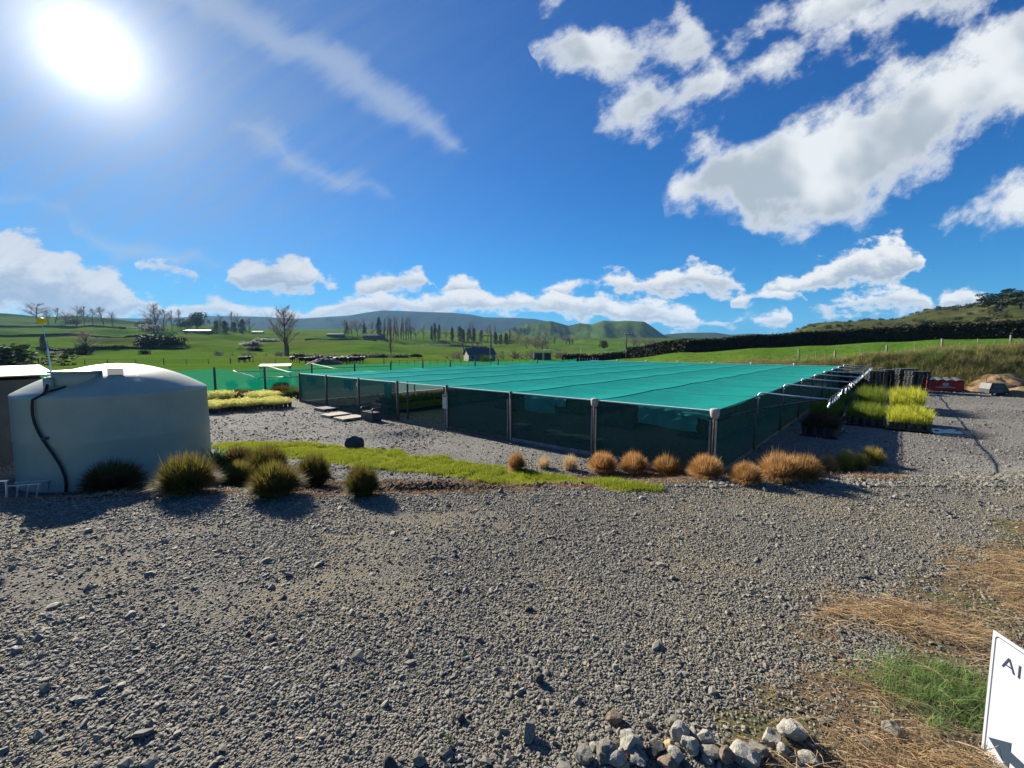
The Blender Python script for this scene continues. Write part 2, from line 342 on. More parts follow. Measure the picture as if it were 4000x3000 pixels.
M['green_straw'] = leafmat('lush_grass_blades', (0.12, 0.21, 0.05), (0.27, 0.36, 0.13), 0.45, 3, obj_rnd=0.3)
M['bank_blade'] = mat('bank_grass_blades', (0.30, 0.27, 0.10), 0.8, None, 3, transl=0.3, rnd=[(0.09, 0.14, 0.025), (0.34, 0.27, 0.11), (0.22, 0.22, 0.06), (0.44, 0.34, 0.16), (0.13, 0.17, 0.03)])
M['bank_green'] = mat('bank_green_blades', (0.10, 0.16, 0.03), 0.8, None, 3, transl=0.3, rnd=[(0.06, 0.12, 0.02), (0.13, 0.20, 0.03), (0.09, 0.14, 0.025), (0.24, 0.22, 0.07)])
M['chip'] = mat('bark_chip', (0.30, 0.20, 0.12), 0.85, None, 3, rnd=[(0.14, 0.085, 0.05), (0.33, 0.22, 0.13), (0.22, 0.14, 0.08), (0.46, 0.34, 0.22), (0.10, 0.07, 0.05)])
M['cow_hide'] = mat('black_and_white_hide', (0.012, 0.012, 0.012), 0.7, (0.75, 0.73, 0.70), 0.9, 1, pos=(0.60, 0.62))
M['house_wall'] = mat('cream_weatherboard', (0.25, 0.23, 0.18), 0.8, (0.21, 0.195, 0.155), 1)
M['house_roof'] = mat('dark_blue_roof', (0.05, 0.065, 0.085), 0.5, (0.07, 0.085, 0.10), 0.6)
M['glass'] = mat('window_glass', (0.02, 0.025, 0.03), 0.1, spec=0.6)
M['mound'] = mat('heaped_soil', (0.07, 0.055, 0.045), 0.95, (0.12, 0.10, 0.08), 1.2, bump=0.5)
M['woodchip'] = mat('wood_chip_heap', (0.27, 0.175, 0.085), 0.9, (0.12, 0.08, 0.04), 3.5, bump=1.0, bscale=9)

def ground_mat(name, stops, scale, patch=None, pscale=0.4, bump=0.5, bscale=40, rough=0.95, vor=0.0, vscale=30, bdist=0.02):
    m = bpy.data.materials.new(name); m.use_nodes = True
    n = NT(m.node_tree); n.n.clear(); out = n.node('ShaderNodeOutputMaterial'); p = n.node('ShaderNodeBsdfPrincipled')
    p.inputs['Roughness'].default_value = rough; p.inputs['Specular IOR Level'].default_value = 0.2 if vor else 0.0
    g = n.node('ShaderNodeNewGeometry'); P = g.outputs['Position']
    c = n.ramp(n.noise(P, scale, 6, 0.65), stops)
    if patch is not None:
        c = n.mix(n.mapr(n.noise(P, pscale, 5, 0.6), 0.42, 0.66), c, n.ramp(n.noise(P, scale * 1.7, 4, 0.6), patch))
    h = n.noise(P, bscale, 5, 0.7)
    if vor:
        v = n.node('ShaderNodeTexVoronoi'); n.link(P, v.inputs['Vector']); v.inputs['Scale'].default_value = vscale; v.inputs['Randomness'].default_value = 1
        sh = n.ramp(v.outputs['Color'], [(0.0, (0.55, 0.55, 0.55)), (1.0, (1.5, 1.48, 1.42))])
        c = n.mix(vor, c, n.mix(1.0, c, sh, 'MULTIPLY'))
        h = n.math('ADD', n.math('MULTIPLY', v.outputs['Distance'], -1.6), n.math('MULTIPLY', h, 0.5))
    n.link(c, p.inputs['Base Color'])
    b = n.node('ShaderNodeBump'); b.inputs['Strength'].default_value = bump; b.inputs['Distance'].default_value = bdist
    n.link(h, b.inputs['Height']); n.link(b.outputs[0], p.inputs['Normal'])
    n.link(p.outputs[0], out.inputs[0]); return m
M['gravel'] = ground_mat('fine_gravel', [(0.3, (0.12, 0.112, 0.095)), (0.7, (0.20, 0.185, 0.155))], 9.0, [(0.3, (0.16, 0.14, 0.095)), (0.7, (0.25, 0.212, 0.14))], 0.55, 0.9, 60, vor=0.9, vscale=46)
M['yard'] = ground_mat('yard_gravel', [(0.3, (0.10, 0.098, 0.092)), (0.7, (0.175, 0.17, 0.158))], 5.0, [(0.3, (0.15, 0.145, 0.132)), (0.7, (0.22, 0.21, 0.19))], 0.25, 0.9, 40, vor=0.8, vscale=22)
M['mulch'] = ground_mat('leaf_mulch', [(0.3, (0.06, 0.04, 0.025)), (0.5, (0.16, 0.105, 0.06)), (0.7, (0.30, 0.21, 0.12))], 7.0, [(0.3, (0.04, 0.03, 0.02)), (0.7, (0.12, 0.085, 0.05))], 0.8, 0.9, 30)
M['lawn_soil'] = ground_mat('lawn_ground', [(0.3, (0.10, 0.14, 0.012)), (0.7, (0.20, 0.22, 0.02))], 4.0, [(0.3, (0.20, 0.14, 0.06)), (0.7, (0.26, 0.21, 0.08))], 1.5, 0.6, 40)
M['verge'] = ground_mat('dry_verge', [(0.3, (0.08, 0.06, 0.04)), (0.7, (0.20, 0.14, 0.08))], 8.0, [(0.3, (0.06, 0.07, 0.03)), (0.7, (0.14, 0.15, 0.06))], 0.7, 0.8, 35)
M['bank'] = ground_mat('bank_turf', [(0.3, (0.06, 0.075, 0.02)), (0.7, (0.20, 0.17, 0.07))], 0.8, [(0.3, (0.05, 0.09, 0.015)), (0.7, (0.10, 0.15, 0.03))], 0.25, 0.8, 6, bdist=0.2)
M['mud'] = ground_mat('orange_mud', [(0.3, (0.30, 0.16, 0.05)), (0.7, (0.42, 0.25, 0.09))], 1.5, [(0.3, (0.22, 0.15, 0.08)), (0.7, (0.34, 0.22, 0.11))], 0.5, 0.5, 8)
M['field'] = ground_mat('pasture', [(0.32, (0.058, 0.125, 0.016)), (0.68, (0.090, 0.165, 0.024))], 0.05, [(0.3, (0.085, 0.105, 0.025)), (0.7, (0.14, 0.165, 0.035))], 0.018, 1.0, 0.45, bdist=1.0)
M['forest'] = ground_mat('forested_range', [(0.3, (0.010, 0.024, 0.020)), (0.7, (0.024, 0.045, 0.030))], 0.006, [(0.3, (0.03, 0.06, 0.025)), (0.7, (0.045, 0.08, 0.03))], 0.0011, 1.0, 0.03, bdist=12)
M['hill_grass'] = ground_mat('hill_pasture', [(0.3, (0.055, 0.10, 0.018)), (0.7, (0.10, 0.145, 0.03))], 0.012, [(0.3, (0.018, 0.035, 0.015)), (0.7, (0.035, 0.055, 0.02))], 0.006, 1.0, 0.05, bdist=6)
M['scrub'] = ground_mat('scrub_hill', [(0.3, (0.03, 0.045, 0.015)), (0.7, (0.075, 0.075, 0.03))], 0.06, [(0.3, (0.07, 0.09, 0.025)), (0.7, (0.11, 0.11, 0.04))], 0.012, 1.0, 0.4, bdist=1.5)

# ------------------------------------------------------------------ object helpers
class MB:
    """collects geometry, then links it as one mesh object"""
    def __init__(s): s.v = []; s.f = []
    def add(s, v, f):
        o = len(s.v); s.v += [tuple(x) for x in v]; s.f += [tuple(i + o for i in q) for q in f]; return s
    def box(s, c, d, rot=None, taper=1.0):
        x, y, z = d[0] / 2, d[1] / 2, d[2] / 2; c = Vector(c)
        v = [Vector((a * x * (taper if k > 0 else 1), b * y * (taper if k > 0 else 1), k * z)) for k in (-1, 1) for a, b in ((-1, -1), (1, -1), (1, 1), (-1, 1))]
        if rot is not None: v = [rot @ p for p in v]
        return s.add([p + c for p in v], [(3, 2, 1, 0), (4, 5, 6, 7), (0, 1, 5, 4), (1, 2, 6, 5), (2, 3, 7, 6), (3, 0, 4, 7)])
    def tube(s, pts, r, n=6, cap=True):
        pts = [Vector(p) for p in pts]; rs = r if isinstance(r, (list, tuple)) else [r] * len(pts)
        rings = []; prev = None
        for i, p in enumerate(pts):
            t = (pts[min(i + 1, len(pts) - 1)] - pts[max(i - 1, 0)])
            t = t.normalized() if t.length > 1e-9 else Vector((0, 0, 1))
            if prev is None:
                a = t.cross(Vector((0, 0, 1)) if abs(t.z) < 0.9 else Vector((1, 0, 0))).normalized()
            else:
                a = prev - t * prev.dot(t); a = a.normalized() if a.length > 1e-6 else t.orthogonal().normalized()
            prev = a; b = t.cross(a)
            rings.append([p + (a * math.cos(2 * math.pi * k / n) + b * math.sin(2 * math.pi * k / n)) * rs[i] for k in range(n)])
        v = [q for rg in rings for q in rg]; f = []
        for i in range(len(rings) - 1):
            for k in range(n): f.append((i * n + k, i * n + (k + 1) % n, (i + 1) * n + (k + 1) % n, (i + 1) * n + k))
        if cap: f.append(tuple(range(n - 1, -1, -1))); f.append(tuple((len(rings) - 1) * n + k for k in range(n)))
        return s.add(v, f)
    def lathe(s, prof, n=32, c=(0, 0, 0)):
        c = Vector(c); v = []; f = []
        for (r, z) in prof: v += [c + Vector((r * math.cos(2 * math.pi * k / n), r * math.sin(2 * math.pi * k / n), z)) for k in range(n)]
        for i in range(len(prof) - 1):
            for k in range(n): f.append((i * n + k, i * n + (k + 1) % n, (i + 1) * n + (k + 1) % n, (i + 1) * n + k))
        f.append(tuple((len(prof) - 1) * n + k for k in range(n))); f.append(tuple(range(n - 1, -1, -1)))
        return s.add(v, f)
    def grid(s, fn, nu, nv):
        v = [fn(i / nu, j / nv) for j in range(nv + 1) for i in range(nu + 1)]
        f = [(j * (nu + 1) + i, j * (nu + 1) + i + 1, (j + 1) * (nu + 1) + i + 1, (j + 1) * (nu + 1) + i) for j in range(nv) for i in range(nu)]
        return s.add(v, f)
    def mesh(s, name, m, smooth=False):
        me = bpy.data.meshes.new(name); me.from_pydata(s.v, [], s.f); me.update()
        if m: me.materials.append(m)
        if smooth: me.polygons.foreach_set('use_smooth', [True] * len(me.polygons))
        return me
    def build(s, name, m, parent=None, smooth=False, loc=None, label=None):
        return link(name, s.mesh(name, m, smooth), parent, loc, label)
def link(name, me, parent=None, loc=None, label=None):
    o = bpy.data.objects.new(name, me); COL.objects.link(o)
    if parent is not None: o.parent = parent
    if loc is not None: o.location = loc
    if label: o['label'] = label
    return o
def tag(o, label=None, cat=None, group=None, kind=None):
    if label: o['label'] = label
    if cat: o['category'] = cat
    if group: o['group'] = group
    if kind: o['kind'] = kind
    return o
def empty(name, loc, label, cat, group=None, rz=0.0, scale=None):
    o = bpy.data.objects.new(name, None); COL.objects.link(o); o.location = loc; o.rotation_euler = (0, 0, rz); o.empty_display_size = 0.2
    if scale: o.scale = (scale, scale, scale) if isinstance(scale, (int, float)) else scale
    return tag(o, label, cat, group)
def kids(o): return [c for c in COL.objects if c.parent == o]
def copy_tree(o, parent=None):
    c = o.copy(); COL.objects.link(c)
    if parent is not None: c.parent = parent
    for ch in o.children: copy_tree(ch, c)
    return c
def struct(o): o['kind'] = 'structure'; return o
def ss(a, b, x):
    t = np.clip((x - a) / (b - a), 0, 1); return t * t * (3 - 2 * t)

# cheap value noise, vectorised
_perm = RNG.permutation(512)
def vnoise(x, y, seed=0):
    xi = np.floor(x).astype(int); yi = np.floor(y).astype(int); fx = x - xi; fy = y - yi
    fx = fx * fx * (3 - 2 * fx); fy = fy * fy * (3 - 2 * fy)
    def h(a, b): return _perm[(_perm[(a + seed * 57) % 512] + b) % 512] / 511.0
    return (h(xi, yi) * (1 - fx) + h(xi + 1, yi) * fx) * (1 - fy) + (h(xi, yi + 1) * (1 - fx) + h(xi + 1, yi + 1) * fx) * fy
def fbm(x, y, o=4, seed=0):
    s = 0; a = 0.5; t = 0
    for i in range(o): s = s + a * vnoise(x, y, seed + i); t += a; x = x * 2.03 + 7.1; y = y * 2.03 + 3.7; a *= 0.5
    return s / t - 0.5

# ------------------------------------------------------------------ terrain height
EX, EY = np.array([(-40, 7.2), (-14, 7.6), (-9.7, 7.95), (-8.3, 8.35), (-7.2, 8.65), (-5, 8.45), (-3, 8.4), (-1, 8.6), (1, 8.9), (3.85, 9.25), (5.6, 9.4), (7.6, 9.6), (8.9, 9.55), (11.2, 9.2), (13.6, 9.0), (20, 9.5), (60, 14)]).T
TX, TY = np.array([(-6000, 60), (5, 64), (12, 60), (31, 43.5), (34.5, 38.5), (40, 34.5), (48, 31), (90, 20), (6000, 20)]).T
TC = np.array([-3000, 0, 600, 1200, 1800, 2300, 2450, 2690, 3000, 3200, 3465, 3700, 4000, 5500])
TD = np.array([45, 60, 80, 105, 140, 190, 260, 400, 600, 900, 1500, 9000])
TZ = np.array([
    [-.6, -.7, -.8, -.8, -.7, -.4, 2.2, 10, 24.5, 49, 62, 70], [-.6, -.7, -.8, -.8, -.7, -.4, 2.2, 10, 24.5, 49, 62, 70], [-.6, -.7, -.8, -.8, -.7, -.4, 2.2, 10, 24.5, 48, 62, 70],
    [-.6, -.7, -.8, -.9, -.9, -.6, .7, 5.4, 15.5, 32, 62, 70], [-.6, -.8, -.9, -1, -1.2, -1.5, -1.6, .6, 8.4, 27, 58, 70], [-.5, -.7, -.8, -.9, -1, -.6, -.2, 1.8, 6.6, 15, 26, 30],
    [-.4, -.5, -.5, -.4, -.2, -.1, .2, 2.2, 6, 13, 22, 26], [-.2, .2, .9, 1.8, 2.1, 2.2, 2.4, 3.5, 7, 13, 22, 26], [.5, 1.2, 2.1, 3, 3.4, 3.8, 4.4, 6, 10, 16, 24, 28],
    [1.0, 1.6, 2.7, 3.5, 5, 7, 11, 22, 34, 44, 60, 70], [1.8, 2.4, 3.5, 4.6, 7, 10.5, 16, 27, 38, 50, 70, 80], [2.5, 3.2, 4.2, 5.6, 9, 14, 21, 38, 55, 75, 90, 90],
    [2.8, 3.6, 4.6, 7.6, 13, 20, 30, 52, 70, 90, 100, 100], [2.8, 3.6, 5, 8, 14, 22, 34, 58, 80, 100, 110, 110]], float)
LAYERS = [  # depth, width, crest (px, py)
    ('near_hills', 1150, 380, [(-1500, 1222), (0, 1224), (100, 1232), (183, 1243), (293, 1234), (407, 1243), (480, 1252), (560, 1262), (700, 1300), (900, 1340)]),
    ('far_range', 4300, 800, [(-2500, 1235), (300, 1240), (600, 1246), (826, 1235), (1007, 1237), (1163, 1246), (1279, 1239), (1373, 1233), (1430, 1222), (1500, 1213), (1580, 1216), (1681, 1220), (1760, 1222), (1839, 1229), (1893, 1240), (2000, 1242), (2088, 1246), (2200, 1268), (2300, 1290), (2500, 1335)]),
    ('green_hills', 1900, 330, [(1900, 1335), (1990, 1290), (2060, 1264), (2151, 1254), (2190, 1264), (2218, 1273), (2264, 1263), (2310, 1268), (2354, 1252), (2400, 1255), (2450, 1253), (2515, 1257), (2550, 1280), (2590, 1308), (2650, 1335)]),
    ('low_hills', 2700, 450, [(2480, 1340), (2600, 1306), (2680, 1300), (2790, 1299), (2850, 1308), (2930, 1303), (3030, 1311), (3120, 1330), (3300, 1345)]),
    ('scrub_hill', 430, 120, [(2900, 1350), (2985, 1333), (3050, 1311), (3120, 1288), (3200, 1265), (3261, 1254), (3320, 1266), (3400, 1282), (3550, 1296), (3700, 1300), (4000, 1290), (5000, 1290)]),
    ('green_peak', 900, 230, [(3150, 1320), (3330, 1270), (3430, 1252), (3500, 1248), (3580, 1243), (3650, 1228), (3708, 1209), (3760, 1215), (3850, 1226), (4000, 1224), (5000, 1200)])]
def near_h(x, y):
    d = y - np.interp(x, EX, EY); wd = 2.3 + 1.8 * ss(9, 16, x)
    z = -0.6 * ss(0, 1, d / wd)
    z = z - 0.16 * np.exp(-((x + 3.1) / 1.3) ** 2 - ((y - 9.5) / 0.45) ** 2) - 0.10 * np.exp(-((x + 0.8) / 1.2) ** 2 - ((y - 9.7) / 0.4) ** 2)
    z = z + 0.20 * np.exp(-((x + 2.2) / 1.9) ** 2 - ((y - 9.95) / 0.30) ** 2) - 0.12 * np.exp(-((x + 2.2) / 1.7) ** 2 - ((y - 9.25) / 0.35) ** 2)
    z = z + 0.22 * np.exp(-((x + 4.6) / 1.6) ** 2 - ((y - 17.3) / 0.5) ** 2)        # low heap of gravel in the yard
    return z + 0.035 * fbm(x * 0.9, y * 0.9, 3, 3) + 0.012 * fbm(x * 5, y * 5, 2, 9)
def table_h(x, y):
    Y = np.maximum(y, 1.0); col = 2000 + 1679 * x / Y
    col = np.clip(col, TC[0], TC[-1])
    ly = np.log(np.clip(Y, TD[0], TD[-1])); LD = np.log(TD)
    j = np.clip(np.searchsorted(LD, ly, side='right') - 1, 0, len(TD) - 2); t = (ly - LD[j]) / (LD[j + 1] - LD[j])
    i = np.clip(np.searchsorted(TC, col, side='right') - 1, 0, len(TC) - 2); s = (col - TC[i]) / (TC[i + 1] - TC[i])
    s = s * s * (3 - 2 * s)
    return (TZ[i, j] * (1 - t) + TZ[i, j + 1] * t) * (1 - s) + (TZ[i + 1, j] * (1 - t) + TZ[i + 1, j + 1] * t) * s
def layer_z(k, x, y):
    nm, Dp, Wd, cr = LAYERS[k]
    Y = np.maximum(y, 1.0); col = 2000 + 1679 * x / Y
    cy = np.interp(col, [c[0] for c in cr], [c[1] for c in cr])
    v = (1500 - cy) / F; el = (v * CP - SP) / (v * SP + CP)
    top = CAMZ + el * Dp
    low = -20.0
    g = np.exp(-((y - Dp) / Wd) ** 2 * np.where(y > Dp, 0.6, 1.0))
    amp = {'far_range': 0.34, 'green_hills': 0.50}.get(nm, 0.18)
    gl = 1 - amp * (1 - g) * 4 * np.abs(fbm(x / (Wd * 0.26), y / (Wd * 0.8), 4, 20 + k))
    return low + (top - low) * g * gl
def terrain(x, y):
    x = np.asarray(x, float); y = np.asarray(y, float)
    n = near_h(x, y)
    b = table_h(x, y)
    r = np.hypot(x, y)
    hum = np.clip((r - 60) / 500, 0, 1.2) * 9.0
    b = b + hum * fbm(x / 70, y / 55, 4, 31) + ss(190, 330, r) * (1 - ss(900, 1500, r)) * ss(320, 60, x) * (7.5 * fbm(x / 85, y / 34, 4, 37) + 1.3 * np.sin(b * 0.9 + 6 * fbm(x / 130, y / 90, 2, 39))) + 0.25 * ss(50, 90, r) * fbm(x / 9, y / 9, 3, 41)
    for k in range(len(LAYERS)): b = np.maximum(b, layer_z(k, x, y))
    t = y - np.interp(x, TX, TY)
    bl = ss(0, 1, t / (6.5 + 8 * ss(30, 12, x)))
    b = np.where(x > 15, b + ss(0.2, 3, t) * (1 - ss(6, 11, t)) * ss(30, 34, x) * 0.9 * fbm(x / 1.8, y / 1.8, 3, 51), b)
    return n * (1 - bl) + b * bl
def H(x, y): return float(terrain(np.array([x]), np.array([y]))[0])
_ts = np.concatenate([np.linspace(1, 60, 1200), np.geomspace(60.01, 8000, 3000)])
def hit(px, py):
    """where the sight line of a pixel of the photograph meets the ground"""
    d = ray(px, py); X = d.x * _ts; Y = d.y * _ts; Z = CAMZ + d.z * _ts
    u = np.nonzero(Z < terrain(X, Y))[0]
    if len(u) == 0:
        i = int(np.argmin(np.where(_ts > 100, (Z - terrain(X, Y)) / _ts, 9)))
    else: i = u[0]
    return Vector((X[i], Y[i], H(X[i], Y[i])))
def gz(x, y): return Vector((x, y, H(x, y)))

# ------------------------------------------------------------------ shade house frame of reference (used by the zones below)
PA = np.array([5.52, 11.55]); PB = np.array([-13.96, 28.10])
EU = (PB - PA); FRONT = float(np.hypot(*EU)); EU = EU / FRONT            # along the front, from the near corner to the left
EV = np.array([0.668, 0.744]); EV = EV / np.hypot(*EV); DEPTH = 37.5     # along the right wall, away from the camera
def sh(u, v): p = PA + EU * u + EV * v; return float(p[0]), float(p[1])
FENCE = [(-46, 27.0), (-36, 29.5), (-28.6, 31.6), (-23.3, 33.5), (-20.0, 34.6)] + [(at(px, 1380, Y).x, Y) for px, Y in ((1215, 39.5), (1383, 43), (1525, 46), (1650, 48.5), (1758, 50.5), (1855, 52), (1945, 53), (2100, 56))] + [(9, 60)]
FX, FY = np.array(FENCE).T

# ------------------------------------------------------------------ ground sheets
def axis(lo, hi, step, far_lo, far_hi, g):
    a = list(np.arange(lo, hi + 1e-6, step)); c = (lo + hi) / 2
    x = hi; 
    while x < far_hi: x += max(step, g * abs(x - c)); a.append(x)
    x = lo
    while x > far_lo: x -= max(step, g * abs(x - c)); a.insert(0, x)
    return np.array(a)
gx = axis(-11, 13, 0.16, -7000, 7000, 0.022)
gy = axis(2.2, 15, 0.14, -60, 5600, 0.013)
GX, GY = np.meshgrid(gx, gy)
GZ = terrain(GX, GY)
cx = (GX[:-1, :-1] + GX[1:, 1:]) / 2; cy = (GY[:-1, :-1] + GY[1:, 1:]) / 2
LAWN = [hit(px, py) for px, py in ((880, 1742), (1050, 1752), (1200, 1765), (1400, 1782), (1600, 1806), (1800, 1838), (2000, 1866), (2200, 1886), (2400, 1898), (2560, 1910))]
LWID = [.35, .9, 1.0, 1.0, .9, .82, .66, .5, .36, .14]
def zone_of(x, y):
    """0 drive gravel 1 yard gravel 2 mulch 3 lawn 4 dry verge 5 bank 6 mud 7 pasture 8 forest range 9 hill pasture 10 scrub"""
    nz = fbm(x * 1.3, y * 1.3, 3, 61)
    E = np.interp(x, EX, EY); d = y - E + nz * 0.5
    z = np.full(x.shape, 0)
    z = np.where(d > 2.6, 1, z)
    z = np.where((d > 0) & (d < 2.9) & (x > -10.5) & (x < 9.2 + nz), 2, z)
    best = np.full(x.shape, 9.0)
    for (a, wa), (b, wb) in zip(zip(LAWN, LWID), zip(LAWN[1:], LWID[1:])):
        ax, ay, bx, by = a.x, a.y, b.x, b.y; L2 = (bx - ax) ** 2 + (by - ay) ** 2
        t = np.clip(((x - ax) * (bx - ax) + (y - ay) * (by - ay)) / L2, 0, 1)
        dd = np.hypot(x - ax - t * (bx - ax), y - ay - t * (by - ay)) / (wa + (wb - wa) * t) * 1.0
        best = np.minimum(best, dd)
    z = np.where(best + nz * 0.9 < 1.0, 3, z)
    z = np.where((x > 1.6) & (x < 30) & (y < 3.15 + 0.62 * (x - 2.2) + nz * 2.2 + 1.2 * fbm(x * 5, y * 5, 2, 63)) & (y < 7.2), 4, z)
    T = y - np.interp(x, TX, TY) + nz * 1.2
    z = np.where((T > -1.6) & (T <= 0.4) & (x > 33) & (x < 60), 6, z)
    z = np.where((T > 0) & (T < 11) & (x > 26), 5, z)
    z = np.where(((T >= 11) & (x > 26)) | ((T > 0) & (x <= 26)), 7, z)
    z = np.where((y > np.interp(x, FX, FY)) & (x < 9), 7, z)
    z = np.where((x < -12) & (y < 14) & (x < -24), 7, z)
    z = np.where((x > 60) & (T < 0), 5, z)
    b = table_h(x, y)
    for k, zz in ((0, 9), (1, 8), (2, 9), (3, 8), (4, 10), (5, 9)):
        z = np.where((layer_z(k, x, y) > b + 2) & (y > 250), zz, z)
    col = 2000 + 1679 * x / np.maximum(y, 1)
    z = np.where((y > 118) & (col > 2780) & (z == 7), 10, z)
    return z
ZN = zone_of(cx, cy)
NAMES = [('gravel_drive', 'gravel'), ('gravel_yard', 'yard'), ('mulch_bed', 'mulch'), ('lawn_strip', 'lawn_soil'), ('dry_verge', 'verge'), ('grass_bank', 'bank'), ('mud_edge', 'mud'),
         ('pasture', 'field'), ('forested_range', 'forest'), ('grass_hills', 'hill_grass'), ('scrub_hillside', 'scrub')]
nyv, nxv = GX.shape
idx = np.arange(nyv * nxv).reshape(nyv, nxv)
quads = np.stack([idx[:-1, :-1], idx[:-1, 1:], idx[1:, 1:], idx[1:, :-1]], -1)
allv = np.stack([GX.ravel(), GY.ravel(), GZ.ravel()], -1)
for zi, (nm, mk) in enumerate(NAMES):
    q = quads[ZN == zi]
    if len(q) == 0: continue
    used, inv = np.unique(q.ravel(), return_inverse=True)
    me = bpy.data.meshes.new(nm); vv = allv[used]
    me.vertices.add(len(vv)); me.vertices.foreach_set('co', vv.astype(np.float32).ravel())
    nq = len(q); me.loops.add(nq * 4); me.loops.foreach_set('vertex_index', inv.astype(np.int32).ravel())
    me.polygons.add(nq); me.polygons.foreach_set('loop_start', np.arange(0, nq * 4, 4, dtype=np.int32))
    me.polygons.foreach_set('loop_total', np.full(nq, 4, np.int32)); me.polygons.foreach_set('use_smooth', np.ones(nq, bool))
    me.materials.append(M[mk]); me.update(calc_edges=True)
    struct(link(nm, me))
# ------------------------------------------------------------------ scatter (stuff): instances on points
def proto(name, mb, m, smooth=False):
    me = mb.mesh(name, m, smooth); return bpy.data.objects.new(name, me)      # a pattern for instancing, not linked to the scene
def scatter(name, pts, rot, scl, protos, label_kind='stuff', parent=None):
    pts = np.asarray(pts, np.float32); n = len(pts)
    me = bpy.data.meshes.new(name); me.vertices.add(n); me.vertices.foreach_set('co', pts.ravel())
    a = me.attributes.new('rot', 'FLOAT_VECTOR', 'POINT'); a.data.foreach_set('vector', np.asarray(rot, np.float32).ravel())
    a = me.attributes.new('scl', 'FLOAT_VECTOR', 'POINT'); a.data.foreach_set('vector', np.asarray(scl, np.float32).ravel())
    a = me.attributes.new('pick', 'INT', 'POINT'); a.data.foreach_set('value', RNG.integers(0, len(protos), n).astype(np.int32))
    o = link(name, me, parent)
    ng = bpy.data.node_groups.new(name + '_scatter', 'GeometryNodeTree')
    ng.interface.new_socket('Geometry', in_out='INPUT', socket_type='NodeSocketGeometry')
    ng.interface.new_socket('Geometry', in_out='OUTPUT', socket_type='NodeSocketGeometry')
    gi = ng.nodes.new('NodeGroupInput'); go = ng.nodes.new('NodeGroupOutput')
    jn = ng.nodes.new('GeometryNodeJoinGeometry')
    for p in reversed(protos):
        oi = ng.nodes.new('GeometryNodeObjectInfo'); oi.inputs['Object'].default_value = p; oi.inputs['As Instance'].default_value = True
        ng.links.new(oi.outputs['Geometry'], jn.inputs[0])
    ip = ng.nodes.new('GeometryNodeInstanceOnPoints'); ip.inputs['Pick Instance'].default_value = True
    def attr(nm, t):
        x = ng.nodes.new('GeometryNodeInputNamedAttribute'); x.data_type = t; x.inputs['Name'].default_value = nm; return x.outputs[0]
    ng.links.new(gi.outputs[0], ip.inputs['Points']); ng.links.new(jn.outputs[0], ip.inputs['Instance'])
    ng.links.new(attr('pick', 'INT'), ip.inputs['Instance Index'])
    e2r = ng.nodes.new('FunctionNodeEulerToRotation'); ng.links.new(attr('rot', 'FLOAT_VECTOR'), e2r.inputs[0])
    ng.links.new(e2r.outputs[0], ip.inputs['Rotation']); ng.links.new(attr('scl', 'FLOAT_VECTOR'), ip.inputs['Scale'])
    ng.links.new(ip.outputs[0], go.inputs[0])
    md = o.modifiers.new('scatter', 'NODES'); md.node_group = ng
    o['kind'] = label_kind
    return o
def rnd(a, b): return random.uniform(a, b)

def stone_mb(seed, flat=0.6):
    r = random.Random(seed); bm = bmesh.new(); bmesh.ops.create_icosphere(bm, subdivisions=1, radius=0.5)
    for v in bm.verts:
        v.co *= r.uniform(0.72, 1.22); v.co.z *= flat; v.co.x *= 1.15
    for _ in range(2):                                     # broken faces
        n = Vector((r.uniform(-1, 1), r.uniform(-1, 1), r.uniform(-.3, 1))).normalized(); dd = r.uniform(0.24, 0.38)
        for v in bm.verts:
            k = v.co.dot(n)
            if k > dd: v.co -= n * (k - dd)
    b = MB(); b.add([v.co for v in bm.verts], [[v.index for v in f.verts] for f in bm.faces]); bm.free(); return b
def blade_mb(n, h, spread, w, lean=0.5, seed=0, seg=2, lay=0.0):
    r = random.Random(seed); b = MB()
    for i in range(n):
        a = r.uniform(0, 2 * math.pi); bx, by = r.gauss(0, spread), r.gauss(0, spread); L = h * r.uniform(0.6, 1.1); ln = lean * r.uniform(0.3, 1.2)
        pa = a + math.pi / 2 + r.uniform(-.5, .5); px, py = math.cos(pa) * w / 2, math.sin(pa) * w / 2
        v = []
        for k in range(seg + 1):
            t = k / seg; o = ln * L * t * t; z = L * t * math.sqrt(max(0.05, 1 - (ln * t) ** 2)) * (1 - lay)
            ww = (1 - t * 0.85)
            c = Vector((bx + math.cos(a) * o, by + math.sin(a) * o, z)); v += [c - Vector((px, py, 0)) * ww, c + Vector((px, py, 0)) * ww]
        b.add(v, [(2 * k, 2 * k + 1, 2 * k + 3, 2 * k + 2) for k in range(seg)])
    return b

# ------------------------------------------------------------------ gravel
stones = [proto('stone_pattern', stone_mb(i, f), M['stone']) for i, f in enumerate((0.42, 0.5, 0.6, 0.75, 0.36, 0.55, 0.85, 0.45))]
def scatter_stones(name, n, sampler, size, protos=stones, sink=0.15, big=0.02):
    P = sampler(n); z = terrain(P[:, 0], P[:, 1]); n = len(P)
    s = size(P) * np.exp(RNG.normal(0, 0.40, n)); s = np.where(RNG.random(n) < big, s * RNG.uniform(1.6, 2.6, n), s)
    s = np.clip(s, 0.006, 0.16)
    pts = np.stack([P[:, 0], P[:, 1], z + s * (0.5 - sink) * 0.35], -1)
    rot = np.stack([RNG.normal(0, .35, n), RNG.normal(0, .35, n), RNG.uniform(0, 6.28, n)], -1)
    sc_ = np.stack([s * RNG.uniform(.85, 1.3, n), s * RNG.uniform(.75, 1.1, n), s * RNG.uniform(.7, 1.15, n)], -1)
    return scatter(name, pts, rot, sc_, protos)
